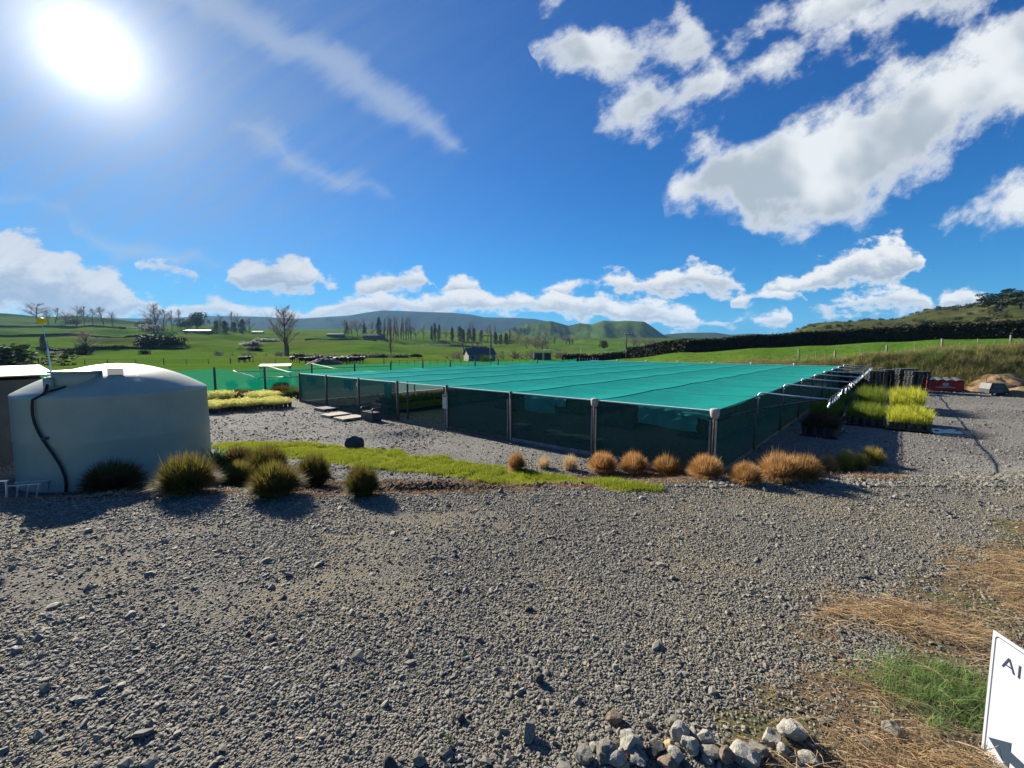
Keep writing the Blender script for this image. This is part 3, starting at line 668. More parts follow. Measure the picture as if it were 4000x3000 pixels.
def drive_pts(n):
    """denser near the camera, thinned where the drive is worn fine"""
    out = []
    while sum(len(o) for o in out) < n:
        y = 2.2 + 10.5 * RNG.random(n) ** 1.5; x = (RNG.random(n) * 2 - 1) * (y * 1.32 + 0.8)
        zn = zone_of(x, y); E = np.interp(x, EX, EY)
        cl = fbm(x * 0.55, y * 0.8, 3, 71) + 0.45 * fbm(x * 2.2, y * 2.2, 2, 73)
        dens = np.clip(0.62 + 1.9 * cl, 0.16, 1.0)
        dens = np.where((y > E - 1.0) & (y < E + .3), np.maximum(dens, .85), dens)
        keep = ((zn == 0) | ((zn == 2) & (RNG.random(n) < .15)) | ((zn == 4) & (RNG.random(n) < .55))) & (RNG.random(n) < dens)
        out.append(np.stack([x, y], -1)[keep])
    return np.concatenate(out)[:n]
scatter_stones('gravel_stones', 165000, drive_pts, lambda P: 0.0145 + 0.0012 * P[:, 1] + 0.006 * np.clip(0.2 - P[:, 0] * 0.09, 0, 1), big=0.012)
def yard_pts(n):
    out = []
    while sum(len(o) for o in out) < n:
        y = 9 + 26 * RNG.random(n) ** 2.1; x = (RNG.random(n) * 2 - 1) * y * 1.25
        zn = zone_of(x, y); keep = (zn == 0) | (zn == 1)
        keep &= RNG.random(n) < np.where(np.interp(x, EX, EY) < y - 2.4, .7, 1.0) * np.clip(.55 + 2 * fbm(x * .5, y * .5, 3, 77), .12, 1)
        out.append(np.stack([x, y], -1)[keep])
    return np.concatenate(out)[:n]
scatter_stones('yard_stones', 70000, yard_pts, lambda P: 0.030 + 0.0006 * P[:, 1], big=0.02)

# individual stones at the foot of the picture
def rock_mesh(seed, m, flat=0.8):
    r = random.Random(seed); bm = bmesh.new(); bmesh.ops.create_icosphere(bm, subdivisions=3, radius=0.5)
    cuts = []
    for _ in range(11):
        n = Vector((r.gauss(0, 1), r.gauss(0, 1), r.gauss(0, .9))).normalized(); cuts.append((n, r.uniform(0.26, 0.42)))
    off = Vector((r.uniform(0, 50), r.uniform(0, 50), r.uniform(0, 50)))
    for v in bm.verts:
        for n, dd in cuts:
            k = v.co.dot(n)
            if k > dd: v.co -= n * (k - dd)
        v.co *= 1 + 0.14 * mnoise.noise(v.co * 4 + off) + 0.07 * mnoise.noise(v.co * 11 + off)
        v.co.z *= flat
    b = MB(); b.add([v.co for v in bm.verts], [[v.index for v in f.verts] for f in bm.faces]); bm.free()
    return b.mesh('rock', m, False)
ROCKS = [  # px, py centre, px width, px height, material, label
    (2374, 2932, 88, 60, 'rock', 'grey rough rock at the left end of the rock heap, tilted to the right'),
    (2466, 2902, 82, 84, 'rock_pale', 'tall pale rock at the back left of the heap leaning against its neighbours'),
    (2406, 2976, 74, 50, 'rock_pale', 'pale low rock at the front left of the heap on the picture edge'),
    (2282, 2974, 72, 66, 'rock', 'rounded grey rock standing apart left of the heap on the picture edge'),
    (2490, 2934, 40, 52, 'rock', 'narrow pointed grey rock wedged beside the tall pale rock'),
    (2564, 2940, 68, 62, 'rock_dark', 'dark rock in the middle of the heap with a flat left face'),
    (2488, 2984, 62, 42, 'rock_pale', 'whitish flat rock lying at the front of the heap'),
    (2616, 2916, 46, 34, 'rock_yellow', 'small ochre yellow rock lying on top of the heap'),
    (2650, 2878, 68, 62, 'rock_pale', 'pale block at the top of the heap nearest the road'),
    (2634, 2960, 62, 62, 'rock_pale', 'pale rounded rock in the middle front of the heap'),
    (2692, 2922, 66, 70, 'rock_pale', 'light grey rock with a sharp peak right of the ochre rock'),
    (2752, 2904, 56, 56, 'rock_pale', 'light grey rock at the right of the sharp peaked rock'),
    (2612, 2984, 72, 56, 'rock_brown', 'brown rock at the front edge below the pale rounded rock'),
    (2770, 2952, 78, 44, 'rock', 'flat grey slab lying between the two halves of the heap'),
    (2764, 2988, 46, 30, 'rock_pale', 'small pale stone below the flat grey slab'),
    (2832, 2952, 50, 66, 'rock_brown', 'upright brown grey rock standing in the right half of the heap'),
    (2872, 2952, 36, 36, 'rock_pale', 'small pale cube like stone right of the upright brown rock'),
    (2912, 2968, 98, 72, 'rock_pale', 'large pinkish pale rock at the front right of the heap'),
    (2966, 2936, 66, 52, 'rock', 'grey rock behind the large pinkish rock'),
    (3014, 2892, 70, 48, 'rock_pale', 'pale low rock in front of the largest white block'),
    (3090, 2856, 98, 72, 'rock_pale', 'largest white block of the heap, at its upper right by the dry grass'),
    (3052, 2934, 46, 50, 'rock_pale', 'white pebble like rock below the largest white block'),
    (3160, 2984, 66, 36, 'rock_pale', 'pale flat rock at the right end of the heap on the picture edge'),
    (3110, 2992, 66, 26, 'rock', 'grey stone half hidden in straw at the right front of the heap'),
    (2352, 2966, 36, 46, 'rock', 'small dull rock between the left rounded rock and the heap'),
    (2402, 2806, 56, 40, 'rock_brown', 'brown stone lying on the gravel behind the heap'),
    (2530, 2838, 30, 30, 'rock', 'small grey cube like stone on the gravel behind the heap'),
    (2636, 2826, 44, 34, 'rock', 'grey wedge stone casting a shadow behind the top of the heap'),
    (2434, 2992, 44, 24, 'rock_yellow', 'small tan stone in the front row of the heap'),
    (2516, 2976, 34, 40, 'rock', 'small upright stone beside the whitish flat rock'),
    (2710, 2880, 40, 36, 'rock_pale', 'small pale stone wedged behind the sharp peaked rock'),
    (2066, 2872, 56, 78, 'rock', 'grey slab standing upright alone on the gravel left of the heap'),
    (3487, 2870, 66, 62, 'rock', 'grey stone lying in the dry straw before the white sign'),
    (1640, 2980, 52, 44, 'rock', 'grey cobble at the picture edge left of the upright slab'),
    (1525, 2985, 52, 48, 'rock_dark', 'dark cobble at the picture edge, leftmost of the loose cobbles'),
    (1745, 2950, 48, 36, 'rock', 'flat grey cobble between the cobbles and the upright slab'),
    (1803, 2810, 30, 34, 'rock_dark', 'dark pointed stone alone on the gravel above the cobbles'),
    (2110, 2668, 34, 40, 'rock_dark', 'dark pointed stone on the gravel above the upright slab')]
for i, (px, py, wd, ht, mk, lab) in enumerate(ROCKS):
    p = hit(px, py + ht * 0.32); s = (p - Vector((0, 0, CAMZ))).dot(Vector((0, CP, -SP)))
    W = wd / F * s * 1.13; Hh = ht / F * s * 1.16
    o = link('rock', rock_mesh(100 + i, M[mk], 1.0)); o.location = p + Vector((0, 0, Hh * 0.30)); o.scale = (W * 1.12, W * rnd(.9, 1.1), Hh * 1.05)
    o.rotation_euler = (rnd(-.25, .25), rnd(-.25, .25), rnd(0, 6.28))
    if i == 31: o.rotation_euler = (R(-25), R(20), R(40)); o.scale = (W * 1.15, W * .7, Hh * 1.0)
    tag(o, lab, 'rock', 'rocks on the gravel in front')
b1 = hit(1385, 1748)
o = link('boulder', rock_mesh(301, M['rock_dark'], 1.0)); s = b1.y; o.location = b1 + Vector((0, 0, .16)); o.scale = (0.74, 0.5, 0.52); o.rotation_euler = (0.1, .1, .4)
tag(o, 'dark squat boulder on the yard gravel at the edge of the lawn strip', 'boulder')
p = hit(1490, 1757); o = link('rock', rock_mesh(302, M['rock_pale'], 1.0)); o.location = p + Vector((0, 0, .03)); o.scale = (.45, .28, .18)
tag(o, 'low pale rock half buried in the gravel heap beside the boulder', 'rock')

# ------------------------------------------------------------------ tussocks and sedges
def clump(seed, n, rx, h, wdt, m, name, up=0.55, splay=1.0, base=0.28):
    """dome of fine arching blades: radius rx, height h"""
    r = random.Random(seed); b = MB()
    for i in range(n):
        a = r.uniform(0, 2 * math.pi); rr = math.sqrt(r.random()); ph = (1 - up * r.random() ** 0.8) if False else None
        el = math.acos(1 - r.random() * 0.86)                         # angle from vertical of the tip
        tip = Vector((math.sin(el) * math.cos(a) * rx * splay, math.sin(el) * math.sin(a) * rx * splay, max(0.06, math.cos(el)) * h)) * r.uniform(0.80, 1.04) * (1.14 if r.random() < .04 else 1.0)
        tip *= 0.91 + 0.17 * (0.5 + 0.5 * mnoise.noise(Vector((tip.x * 3.2 + seed, tip.y * 3.2, tip.z * 3.2))))
        b0 = Vector((math.cos(a + r.uniform(-.5, .5)) * rx * base * rr, math.sin(a + r.uniform(-.5, .5)) * rx * base * rr, 0))
        mid = b0 * 0.5 + tip * 0.5 + Vector((0, 0, h * 0.16 * (1 - tip.z / h)))
        sd = Vector((-math.sin(a + r.uniform(-.9, .9)), math.cos(a + r.uniform(-.9, .9)), 0)) * wdt / 2
        v = [b0 - sd, b0 + sd, mid - sd * .9, mid + sd * .9, tip]
        b.add(v, [(0, 1, 3, 2), (2, 3, 4)])
    return b.mesh(name, m)
TUS = [clump(i, 2300, 0.5, 0.5, 0.014, M['tussock'], 'tussock') for i in range(3)]
TUSP = [clump(11, 420, 0.5, 0.55, 0.014, M['tussock_pale'], 'tussock', splay=0.8), clump(12, 380, 0.55, 0.45, 0.014, M['tussock_pale'], 'tussock')]
TUSG = [clump(21 + i, 1300, 0.5, 0.5, 0.012, M['tussock_green'], 'tussock') for i in range(2)]
SED = [clump(31 + i, 3000, 0.5, 0.5, 0.014, M['sedge'], 'sedge') for i in range(3)]
SEDB = [clump(41, 2600, 0.5, 0.5, 0.014, M['sedge_brown'], 'sedge')]
def put_clump(name, meshes, i, px, base, wpx, top, lab, cat, grp):
    p = hit(px, base - 0.10 * (base - top)); k = p.y / F * 1.02
    o = link(name, meshes[i % len(meshes)]); o.location = p - Vector((0, 0, .01)); W = wpx * k; Hh = (base - top) * k
    f_ = 1.16 if name == 'sedge_bush' else 1.24; o.scale = (W * f_, W * f_, Hh * 2.05); o.rotation_euler = (rnd(-.10, .10), rnd(-.10, .10), rnd(0, 6.28)); tag(o, lab, cat, grp); return o
G1 = 'tussocks in a row along the shade house'
TL = [(2020, 1842, 76, 1765, 'T', 'tan tussock at the left end of the row along the shade house front'),
      (2125, 1836, 62, 1765, 'P', 'thin upright straw coloured tussock, second in the row from the left'),
      (2225, 1842, 95, 1776, 'P', 'sparse spiky straw tussock, third in the row from the left'),
      (2350, 1852, 122, 1764, 'T', 'round tan tussock just right of the sparse straw one'),
      (2475, 1858, 116, 1764, 'T', 'round tan tussock below the hanging cloth flap, with a brown left side'),
      (2605, 1866, 120, 1774, 'T', 'round tan tussock midway between the flap and the corner post'),
      (2755, 1878, 132, 1772, 'T', 'large tan tussock right at the corner post of the shade house'),
      (2915, 1898, 124, 1804, 'T', 'low tan tussock just right of the corner post, nearest the gravel'),
      (3045, 1893, 165, 1763, 'T', 'largest tan tussock, with a bleached crest, where the row turns the corner'),
      (3140, 1884, 130, 1772, 'T', 'tan tussock pressed against the right side of the largest one'),
      (3228, 1862, 90, 1776, 'T', 'small brownish tussock in the shade of the right net wall'),
      (3292, 1846, 96, 1757, 'G', 'yellow green tussock in the shade, left of the last pair in the row'),
      (3345, 1838, 90, 1768, 'G', 'dull green tussock between the two yellow topped ones'),
      (3410, 1820, 96, 1745, 'G', 'yellow topped tussock at the far right end of the row')]
for i, (px, b_, w_, t_, k_, lab) in enumerate(TL):
    put_clump('tussock', {'T': TUS, 'P': TUSP, 'G': TUSG}[k_], i, px, b_, w_, t_, lab, 'tussock', G1)
G2 = 'sedge bushes in the mulch bed'
SL = [(445, 1935, 215, 1795, 'B', 'dark brown sedge bush in the shade at the foot of the water tank'),
      (732, 1940, 235, 1770, 'S', 'largest olive sedge bush, right of the one at the foot of the tank'),
      (925, 1908, 152, 1798, 'S', 'small olive sedge bush between the largest bush and the front one'),
      (1078, 1955, 222, 1800, 'S', 'olive sedge bush nearest the drive, spreading towards the gravel'),
      (1230, 1918, 160, 1768, 'S', 'dark olive sedge bush with rusty tips right behind the front bush'),
      (1045, 1868, 190, 1742, 'S', 'olive sedge bush at the back beside the lawn strip'),
      (935, 1830, 140, 1742, 'B', 'brown tinged sedge bush behind, beside the strappy leaf plant'),
      (1422, 1950, 156, 1808, 'S', 'single olive sedge bush with russet tips at the right end of the bed')]
for i, (px, b_, w_, t_, k_, lab) in enumerate(SL):
    put_clump('sedge_bush', {'S': SED, 'B': SEDB}[k_], i, px, b_, w_, t_, lab, 'sedge', G2)
lb = MB(); r_ = random.Random(5)
for i in range(90):
    a = r_.uniform(0, 6.28); L = r_.uniform(.35, .62); n_ = 5; v = []; sdv = Vector((-math.sin(a), math.cos(a), 0)) * .022; bx = Vector((r_.gauss(0, .16), r_.gauss(0, .10), 0)); ln = r_.uniform(.35, .95)
    for k in range(n_ + 1):
        t = k / n_; c = bx + Vector((math.cos(a) * ln * L * t, math.sin(a) * ln * L * t, L * (t * 1.25 - 0.75 * ln * t * t))); wv = math.sin(math.pi * min(1, .15 + .85 * t)) if t < 1 else 0.02
        v += [c - sdv * wv, c + sdv * wv]
    lb.add(v, [(2 * k, 2 * k + 1, 2 * k + 3, 2 * k + 2) for k in range(n_)])
o = lb.build('strappy_plant', M['lily']); o.location = hit(872, 1822); o.scale = (1.25, 1.0, 1.25)
tag(o, 'light green strappy leaf plant beside the water tank', 'plant')

# ------------------------------------------------------------------ lawn, straw, mulch litter
tuft = [proto('tuft_pattern', blade_mb(8, 0.085, 0.035, 0.007, 0.7, 60 + i), M['lawn_blade']) for i in range(3)]
def zone_pts(n, zi, x0, x1, y0, y1, dens=None):
    out = []; c = 0
    while c < n:
        x = RNG.uniform(x0, x1, n); y = RNG.uniform(y0, y1, n); keep = zone_of(x, y) == zi
        if dens is not None: keep &= RNG.random(n) < dens(x, y)
        out.append(np.stack([x, y], -1)[keep]); c += int(keep.sum())
        if len(out) > 60: break
    return np.concatenate(out)[:n]
def up_scatter(name, P, protos, smin, smax, tilt=0.2, dz=0.0, rz=None):
    n = len(P); z = terrain(P[:, 0], P[:, 1]) + dz; s = RNG.uniform(smin, smax, n)
    rot = np.stack([RNG.normal(0, tilt, n), RNG.normal(0, tilt, n), RNG.uniform(0, 6.28, n) if rz is None else RNG.normal(rz[0], rz[1], n)], -1)
    return scatter(name, np.stack([P[:, 0], P[:, 1], z], -1), rot, np.stack([s, s, s], -1), protos)
up_scatter('lawn_grass', zone_pts(26000, 3, -12, 4.5, 8.5, 17, lambda x, y: np.clip(.55 + 2.8 * fbm(x * 1.8, y * 1.8, 3, 91), .05, 1)), tuft, .5, 1.5)
straw = []
for i in range(4):
    r_ = random.Random(400 + i); b = MB()
    for k in range(7):
        a = r_.gauss(0, .42); L = r_.uniform(.08, .34); x0, y0 = r_.gauss(0, .12), r_.gauss(0, .12); z0 = r_.uniform(.004, .03); w_ = .0022; rise = r_.uniform(0, .07); bow = r_.gauss(0, .04)
        v = []
        for q in range(4):
            t = q / 3; c = Vector((x0 + math.cos(a) * L * t - math.sin(a) * bow * t * t, y0 + math.sin(a) * L * t + math.cos(a) * bow * t * t, z0 + rise * math.sin(t * 2.4)))
            sd = Vector((-math.sin(a), math.cos(a), .6)) * w_ * (1 - .6 * t); v += [c - sd, c + sd]
        b.add(v, [(2 * q, 2 * q + 1, 2 * q + 3, 2 * q + 2) for q in range(3)])
    straw.append(proto('straw_pattern', b, M['straw']))
vd = lambda x, y: np.clip(.12 + 2.0 * fbm(x * 1.1, y * 1.1, 3, 95) + .35 * np.clip((3.15 + .62 * (x - 2.2) - y) - .05 / 1.2, 0, 1), .06, 1)
VP_ = zone_pts(2600, 4, 1.6, 8.5, 2.2, 6.8, vd)
up_scatter('dry_straw_grass', VP_, straw, .6, 1.2, .12, 0.0, (R(-42), .5))
stuft = [proto('straw_tuft_pattern', blade_mb(10, 0.16, 0.03, 0.004, 1.0, 460 + i, 3), M['straw']) for i in range(2)]
up_scatter('dry_grass_tufts', zone_pts(1500, 4, 1.6, 9, 2.2, 7, vd), stuft, .5, 1.2, .3)
gp = hit(3700, 2720); gr = proto('green_tuft_pattern', blade_mb(12, 0.20, 0.035, 0.005, 0.95, 470, 3), M['green_straw'])
nn = 300; P = np.stack([RNG.normal(gp.x, .26, nn), RNG.normal(gp.y, .20, nn)], -1); up_scatter('lush_grass_patch', P, [gr], .5, 1.1, .3)
# straw litter and twigs strewn over the drive, bark chips on the bed
P = drive_pts(130); up_scatter('straw_litter', P, [proto('stalk_pattern', MB().tube([(0, 0, .01), (.05, .006, .018), (.10, .002, .02), (.16, -.012, .014)], [.0016, .0020, .0020, .0012], 4), M['straw'])], .6, 1.4, .05)
chips = [proto('chip_pattern', MB().box((0, 0, .004), (.055, .016, .006)), M['chip']), proto('chip_pattern', MB().box((0, 0, .004), (.09, .012, .005)), M['chip']), proto('chip_pattern', MB().tube([(0, 0, .006), (.05, .01, .02), (.11, 0, .008)], .004, 4), M['chip'])]
up_scatter('bark_chips', zone_pts(15000, 2, -11, 9.5, 8, 13.5), chips, .5, 1.3, .35)
clod = [proto('clod_pattern', stone_mb(90 + i, .8), mat('dark_earth%d' % i, (0.055, 0.035, 0.022), .95, (0.10, 0.065, 0.04), 9, obj_rnd=.4)) for i in range(2)]
nc_ = 3200; P = np.stack([RNG.normal(-2.2, 1.2, nc_), 9.55 + RNG.normal(0, .30, nc_)], -1); P = P[P[:, 1] > np.interp(P[:, 0], EX, EY) + .25]; up_scatter('earth_clods', P, clod, .03, .17, .6, .005)
up_scatter('mulch_grass_wisps', zone_pts(1900, 2, -3, 9.5, 8, 13.5), stuft, .3, .9, .35)
leafp = MB(); leafp.add([(-.03, 0, .004), (0, -.017, .010), (.035, 0, .006), (0, .017, .012)], [(0, 1, 2), (0, 2, 3)])
P = drive_pts(60); up_scatter('fallen_leaves', P, [proto('leaf_pattern', leafp, mat('fallen_leaf', (0.42, 0.22, 0.07), .7, None, 3, rnd=[(0.42, 0.24, 0.08), (0.30, 0.13, 0.06), (0.46, 0.34, 0.20)]))], .7, 1.4, .25, .012)
P = drive_pts(90); up_scatter('gravel_weeds', P[P[:, 1] < 9][:60], [proto('weed_pattern', blade_mb(8, .035, .02, .010, 1.0, 480), M['bright_leaf'])], .6, 1.3, .3)
# ------------------------------------------------------------------ shade house
DEPTH = 36.0; NB, NV = 7, 8; BU, BV = FRONT / NB, DEPTH / NV; ROOF = 1.25; PADZ = -0.6
EWV = np.array([EV[1], -EV[0]])                                   # outward from the right wall
RZ = math.atan2(-EU[1], -EU[0])
sh_o = empty('shade_house', (PA[0], PA[1], PADZ), 'long low nursery shade house of turquoise green shade cloth on timber posts', 'shade house')
def L(u, v, z, out=0.0, side=0.0):
    """shade house coordinates -> local point; out: towards the camera from the front, side: out from the right wall"""
    p = EU * u + EV * v - EV * out + EWV * side
    return Vector((p[0], p[1], z - PADZ))
def gl(u, v):
    x, y = sh(u, v); return H(x, y)
for i in range(NB):
    def fn(a, c, i=i):
        u = (i + a) * BU; v = c * DEPTH; fv = (c * NV) % 1.0
        e = min(1, v / 1.2, (DEPTH - v) / 1.2)
        z = ROOF - (0.11 * math.sin(math.pi * a) * (0.55 + 0.45 * math.sin(math.pi * fv)) + 0.03 * math.sin(math.pi * fv)) * (0.15 + .85 * e) - (0.02 + .015 * mnoise.noise(Vector((u * .5, v * .5, 3)))) * math.sin(math.pi * a)
        return L(u, v, z)
    MB().grid(fn, 8, 64).build('roof_cloth', M['net_roof'], sh_o, True)
for i in range(1, NB):
    pts = []
    for k in range(NV * 4 + 1):
        v = DEPTH * k / (NV * 4); pts.append(L(i * BU, v, ROOF + .008 - 0.03 * math.sin(math.pi * ((k / 4) % 1.0)) * min(1, v / 1.2, (DEPTH - v) / 1.2 + .01)))
    MB().tube(pts, 0.009, 4).build('seam_cable', M['cable'], sh_o)
for k in range(1, NV):
    for i in (0,):
        MB().tube([L(j * BU / 2, k * BV, ROOF + .008 - (0.05 if j % 2 else 0)) for j in range(NB * 2 + 1)], 0.005, 4).build('cross_wire', M['net_roof'], sh_o, True)
MB().tube([L(i * BU, -.02, ROOF + .01) for i in range(NB + 1)], 0.022, 5).build('edge_rope', M['rope'], sh_o)
MB().tube([L(0, k * BV, ROOF + .01, 0, .02) for k in range(NV + 1)], 0.014, 5).build('edge_cable', M['cable'], sh_o)
MB().tube([L(i * BU, DEPTH + .02, ROOF + .015) for i in range(NB + 1)], 0.020, 5).build('edge_rope', M['rope'], sh_o)
def wall(u0, v0, u1, v1, seed, nm='wall_cloth'):
    def fn(a, c):
        u = u0 + (u1 - u0) * a; v = v0 + (v1 - v0) * a; g = gl(u, v) + 0.04
        bl = 0.10 * mnoise.noise(Vector((a * 2.2 + seed * 3.7, c * 1.6, seed))) * math.sin(math.pi * a) * math.sin(math.pi * min(1, c + .1)) + .022 * mnoise.noise(Vector((a * 14 + c * 3, c * 2.5, seed))) * (.4 + .6 * c)
        p = L(u, v, g + (ROOF - .012 - g) * c)
        return p + (Vector((-EV[0], -EV[1], 0)) if abs(u1 - u0) > .1 else Vector((EWV[0], EWV[1], 0))) * bl
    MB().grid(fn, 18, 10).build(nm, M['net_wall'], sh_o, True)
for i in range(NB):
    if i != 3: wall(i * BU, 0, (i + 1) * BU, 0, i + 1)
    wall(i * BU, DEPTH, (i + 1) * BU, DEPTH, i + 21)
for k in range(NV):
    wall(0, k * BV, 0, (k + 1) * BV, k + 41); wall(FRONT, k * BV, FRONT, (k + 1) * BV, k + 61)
def sh_post(u, v, out=0.0, side=0.0, top=ROOF + .06, r=0.062, cap=False, batten=False, m='wood'):
    g = gl(u, v) - .25
    lean = Vector((rnd(-.02, .02), rnd(-.02, .02), 0))
    p = MB().tube([L(u, v, g, out, side), L(u, v, top, out, side) + lean], [r, r * .92], 9).build('post', M[m], sh_o, True)
    if cap:
        c = MB(); a = [L(u, v, z, out, side) + lean for z in (ROOF - .20, ROOF - .13, ROOF - .05, ROOF + .03, ROOF + .065, ROOF + .08)]
        c.tube(a, [.085, .112, .125, .125, .115, .07], 12); c.build('pad_cap', M['cap'], p, True)
    if batten:
        for s in (-1, 1):
            b = MB(); q = L(u + s * .075, v, 0, out + .075, side)
            g2 = gl(u, v) + .03; hh = ROOF - .24 - g2
            b.box((q.x, q.y, g2 + hh / 2 - PADZ), (.045, .022, hh), Matrix.Rotation(RZ, 3, 'Z')); b.build('batten', M['wood_grey'] if s > 0 else M['wood_pale'], p)
    return p
for i in range(NB + 1):
    sh_post(i * BU, 0, .03, 0, cap=(i in (0, 1)), batten=(i < 4), r=.066, top=ROOF + (.10 if i in (4, 3) else .06))
sh_post(3.93 * BU, 0, -.35, 0, r=.05)                       # brace post beside the doorway
for k in range(1, NV + 1): sh_post(0, k * BV, 0, .02, r=.045)
for i in range(1, NB + 1):
    for k in range(2, NV + 1, 2): sh_post(i * BU, k * BV, 0, 0, top=ROOF - .08, r=.05)
for i in range(NB): # boards along the foot of the front net
    if i == 3: continue
    u0, u1 = i * BU + .1, (i + 1) * BU - .1; a, b_ = L(u0, 0, gl(u0, 0) + .07, .06), L(u1, 0, gl(u1, 0) + .07, .06)
    c = (a + b_) / 2; d = b_ - a
    MB().box(c, (d.length, .025, .13), Matrix.Rotation(RZ, 3, 'Z')).build('base_board', M['wood'] if i > 1 else M['wood_grey'], sh_o)
def flap(u0, u1, z0, z1, seed, skew=0.0, out=.07, n=10):
    def fn(a, c):
        fold = .03 * math.sin(a * 14 + seed) * (1 - c) + .025 * mnoise.noise(Vector((a * 5, c * 3, seed)))
        zb = z0 + skew * a + .16 * (z1 - z0) * (mnoise.noise(Vector((a * 2.3, seed, 1))) - math.sin(math.pi * a) * .5 + .3)
        return L(u0 + (u1 - u0) * a + .05 * (1 - c) * mnoise.noise(Vector((c * 3, seed, a))), 0, z1 + (zb - z1) * (1 - c), out + fold * 1.3)
    MB().grid(fn, n * 2, 8).build('cloth_flap', M['net_flap'], sh_o, True)
flap(.42, 2.15, .62, ROOF - .02, 1, .10); flap(.10, 1.55, .98, ROOF - .01, 7, .22, .11)
flap(1.42 * BU, 1.80 * BU, .66, ROOF - .04, 2); flap(1.30 * BU, 1.55 * BU, .95, ROOF - .03, 9)
flap(4.12 * BU, 4.32 * BU, .35, ROOF - .03, 3, .3); flap(5.15 * BU, 5.42 * BU, .62, ROOF - .03, 4); flap(6.35 * BU, 6.68 * BU, .75, ROOF - .03, 5)
q = L(3 * BU + .02, 0, .62, .12); MB().box(q, (.26, .012, .62), Matrix.Rotation(RZ + .3, 3, 'Z')).build('notice', M['paper'], sh_o)
q = L(3 * BU + .02, 0, .86, .128); MB().box(q, (.20, .012, .05), Matrix.Rotation(RZ + .3, 3, 'Z')).build('notice_heading', M['grey_lid'], sh_o)
q = L(5 * BU, 0, .95, .12); MB().box(q, (.12, .012, .2), Matrix.Rotation(RZ, 3, 'Z')).build('notice', M['paper'], sh_o)
for i in range(1, NB):   # fittings along the far edge
    MB().lathe([(.05, 0), (.05, .14), (.10, .14), (.10, .18), (.03, .2)], 8, L(i * BU, DEPTH + .02, ROOF)).build('fitting', M['white_plastic'], sh_o)

# sprinkler line on bent pipes along the right wall
spr = empty('sprinkler_line', (PA[0], PA[1], PADZ), 'row of bent galvanised pipes carrying a dark pipe with hanging sprinklers', 'sprinkler line')
OUT = 2.05
for k in range(1, NV + 1):
    v = k * BV; z1 = ROOF + .17
    pts = [L(0, v, .62, 0, .07), L(0, v, z1 - .16, 0, .07)] + [L(0, v, z1 - .16 + .16 * math.sin(t), 0, .07 + .16 * (1 - math.cos(t))) for t in (.4, .8, 1.2, 1.57)] + [L(0, v, z1 - .05, 0, 1.0), L(0, v, z1 - .08, 0, OUT)]
    h_ = MB().tube(pts, .026, 8).build('bent_pipe', M['pipe'], spr, True)
    MB().box(L(0, v, ROOF - .03, 0, .05), (.16, .16, .05), Matrix.Rotation(RZ, 3, 'Z')).build('bracket', M['pipe'], h_)
zh = ROOF + .09
MB().tube([L(0, BV + (DEPTH - BV) * t / 40, zh - .03 * math.sin(math.pi * ((t * 7 / 40) % 1)), 0, OUT) for t in range(41)], .020, 6).build('header_pipe', M['black_hose'], spr, True)
sm = MB(); sm.tube([(0, 0, 0), (.015, 0, -.08), (-.01, 0, -.18)], .010, 5); sm.lathe([(.022, -.26), (.03, -.22), (.016, -.17)], 6)
sme = sm.mesh('sprinkler', M['alu'])
for k in range(46):
    v = BV + .15 + k * (DEPTH - BV - .3) / 45
    s_ = link('sprinkler', sme, spr, L(0, v, zh - .03, 0, OUT)); s_.rotation_euler = (rnd(-.2, .2), rnd(-.2, .2), rnd(0, 6))
MB().tube([L(0, .02, .98, 0, .10), L(0, 1.5, 1.0, 0, .12), L(0, 3.2, 1.0, 0, .35), L(0, 4.1, 1.08, 0, .9), L(0, 4.4, 1.22, 0, 1.5), L(0, BV, zh, 0, OUT)], .022, 6).build('feed_hose', M['black_hose'], spr, True)

# seedling beds and pale trays under the cloth
bedm = {}
def bed_mesh(seed):
    r = random.Random(seed); b = MB()
    for i in range(2600):
        x, y = r.uniform(-.75, .75), r.uniform(-7, 7); h = r.uniform(.16, .42); a = r.uniform(0, 6.28); ln = r.uniform(.02, .14); w_ = .018
        sd = Vector((-math.sin(a), math.cos(a), 0)) * w_; c = Vector((x, y, .16)); t = c + Vector((math.cos(a) * ln, math.sin(a) * ln, h))
        b.add([c - sd, c + sd, t], [(0, 1, 2)])
    return b.mesh('foliage', M['seedling'])
bme = [bed_mesh(1), bed_mesh(2)]
tme = MB().box((0, 0, .08), (1.6, 14.2, .16)).mesh('tray', M['black_plastic'])
for i, (u, v, lab) in enumerate([(2.0, 12, 'long bed of green seedlings under the cloth, nearest the right net wall'), (5.6, 12, 'long bed of green seedlings under the cloth, second from the right net wall'),
        (9.2, 14, 'long bed of green seedlings under the cloth, right of the doorway'), (13.0, 13, 'long bed of green seedlings seen straight in through the doorway'),
        (17.2, 8.6, 'long bed of green seedlings under the cloth, left of the doorway'), (20.6, 10, 'long bed of green seedlings under the cloth near the left net wall'),
        (13.2, 28, 'far bed of green seedlings at the back of the doorway view')]):
    x, y = sh(u, v); e = empty('seedling_bed', (x, y, H(x, y)), lab, 'plant bed', 'seedling beds inside the shade house', math.atan2(EV[1], EV[0]) - math.pi / 2)
    link('foliage', bme[i % 2], e); link('tray', tme, e)
pt = MB().box((0, 0, .02), (.6, .42, .04)).box((0, 0, .16), (.7, .5, .03)).mesh('bench_tray', M['wood_pale'])
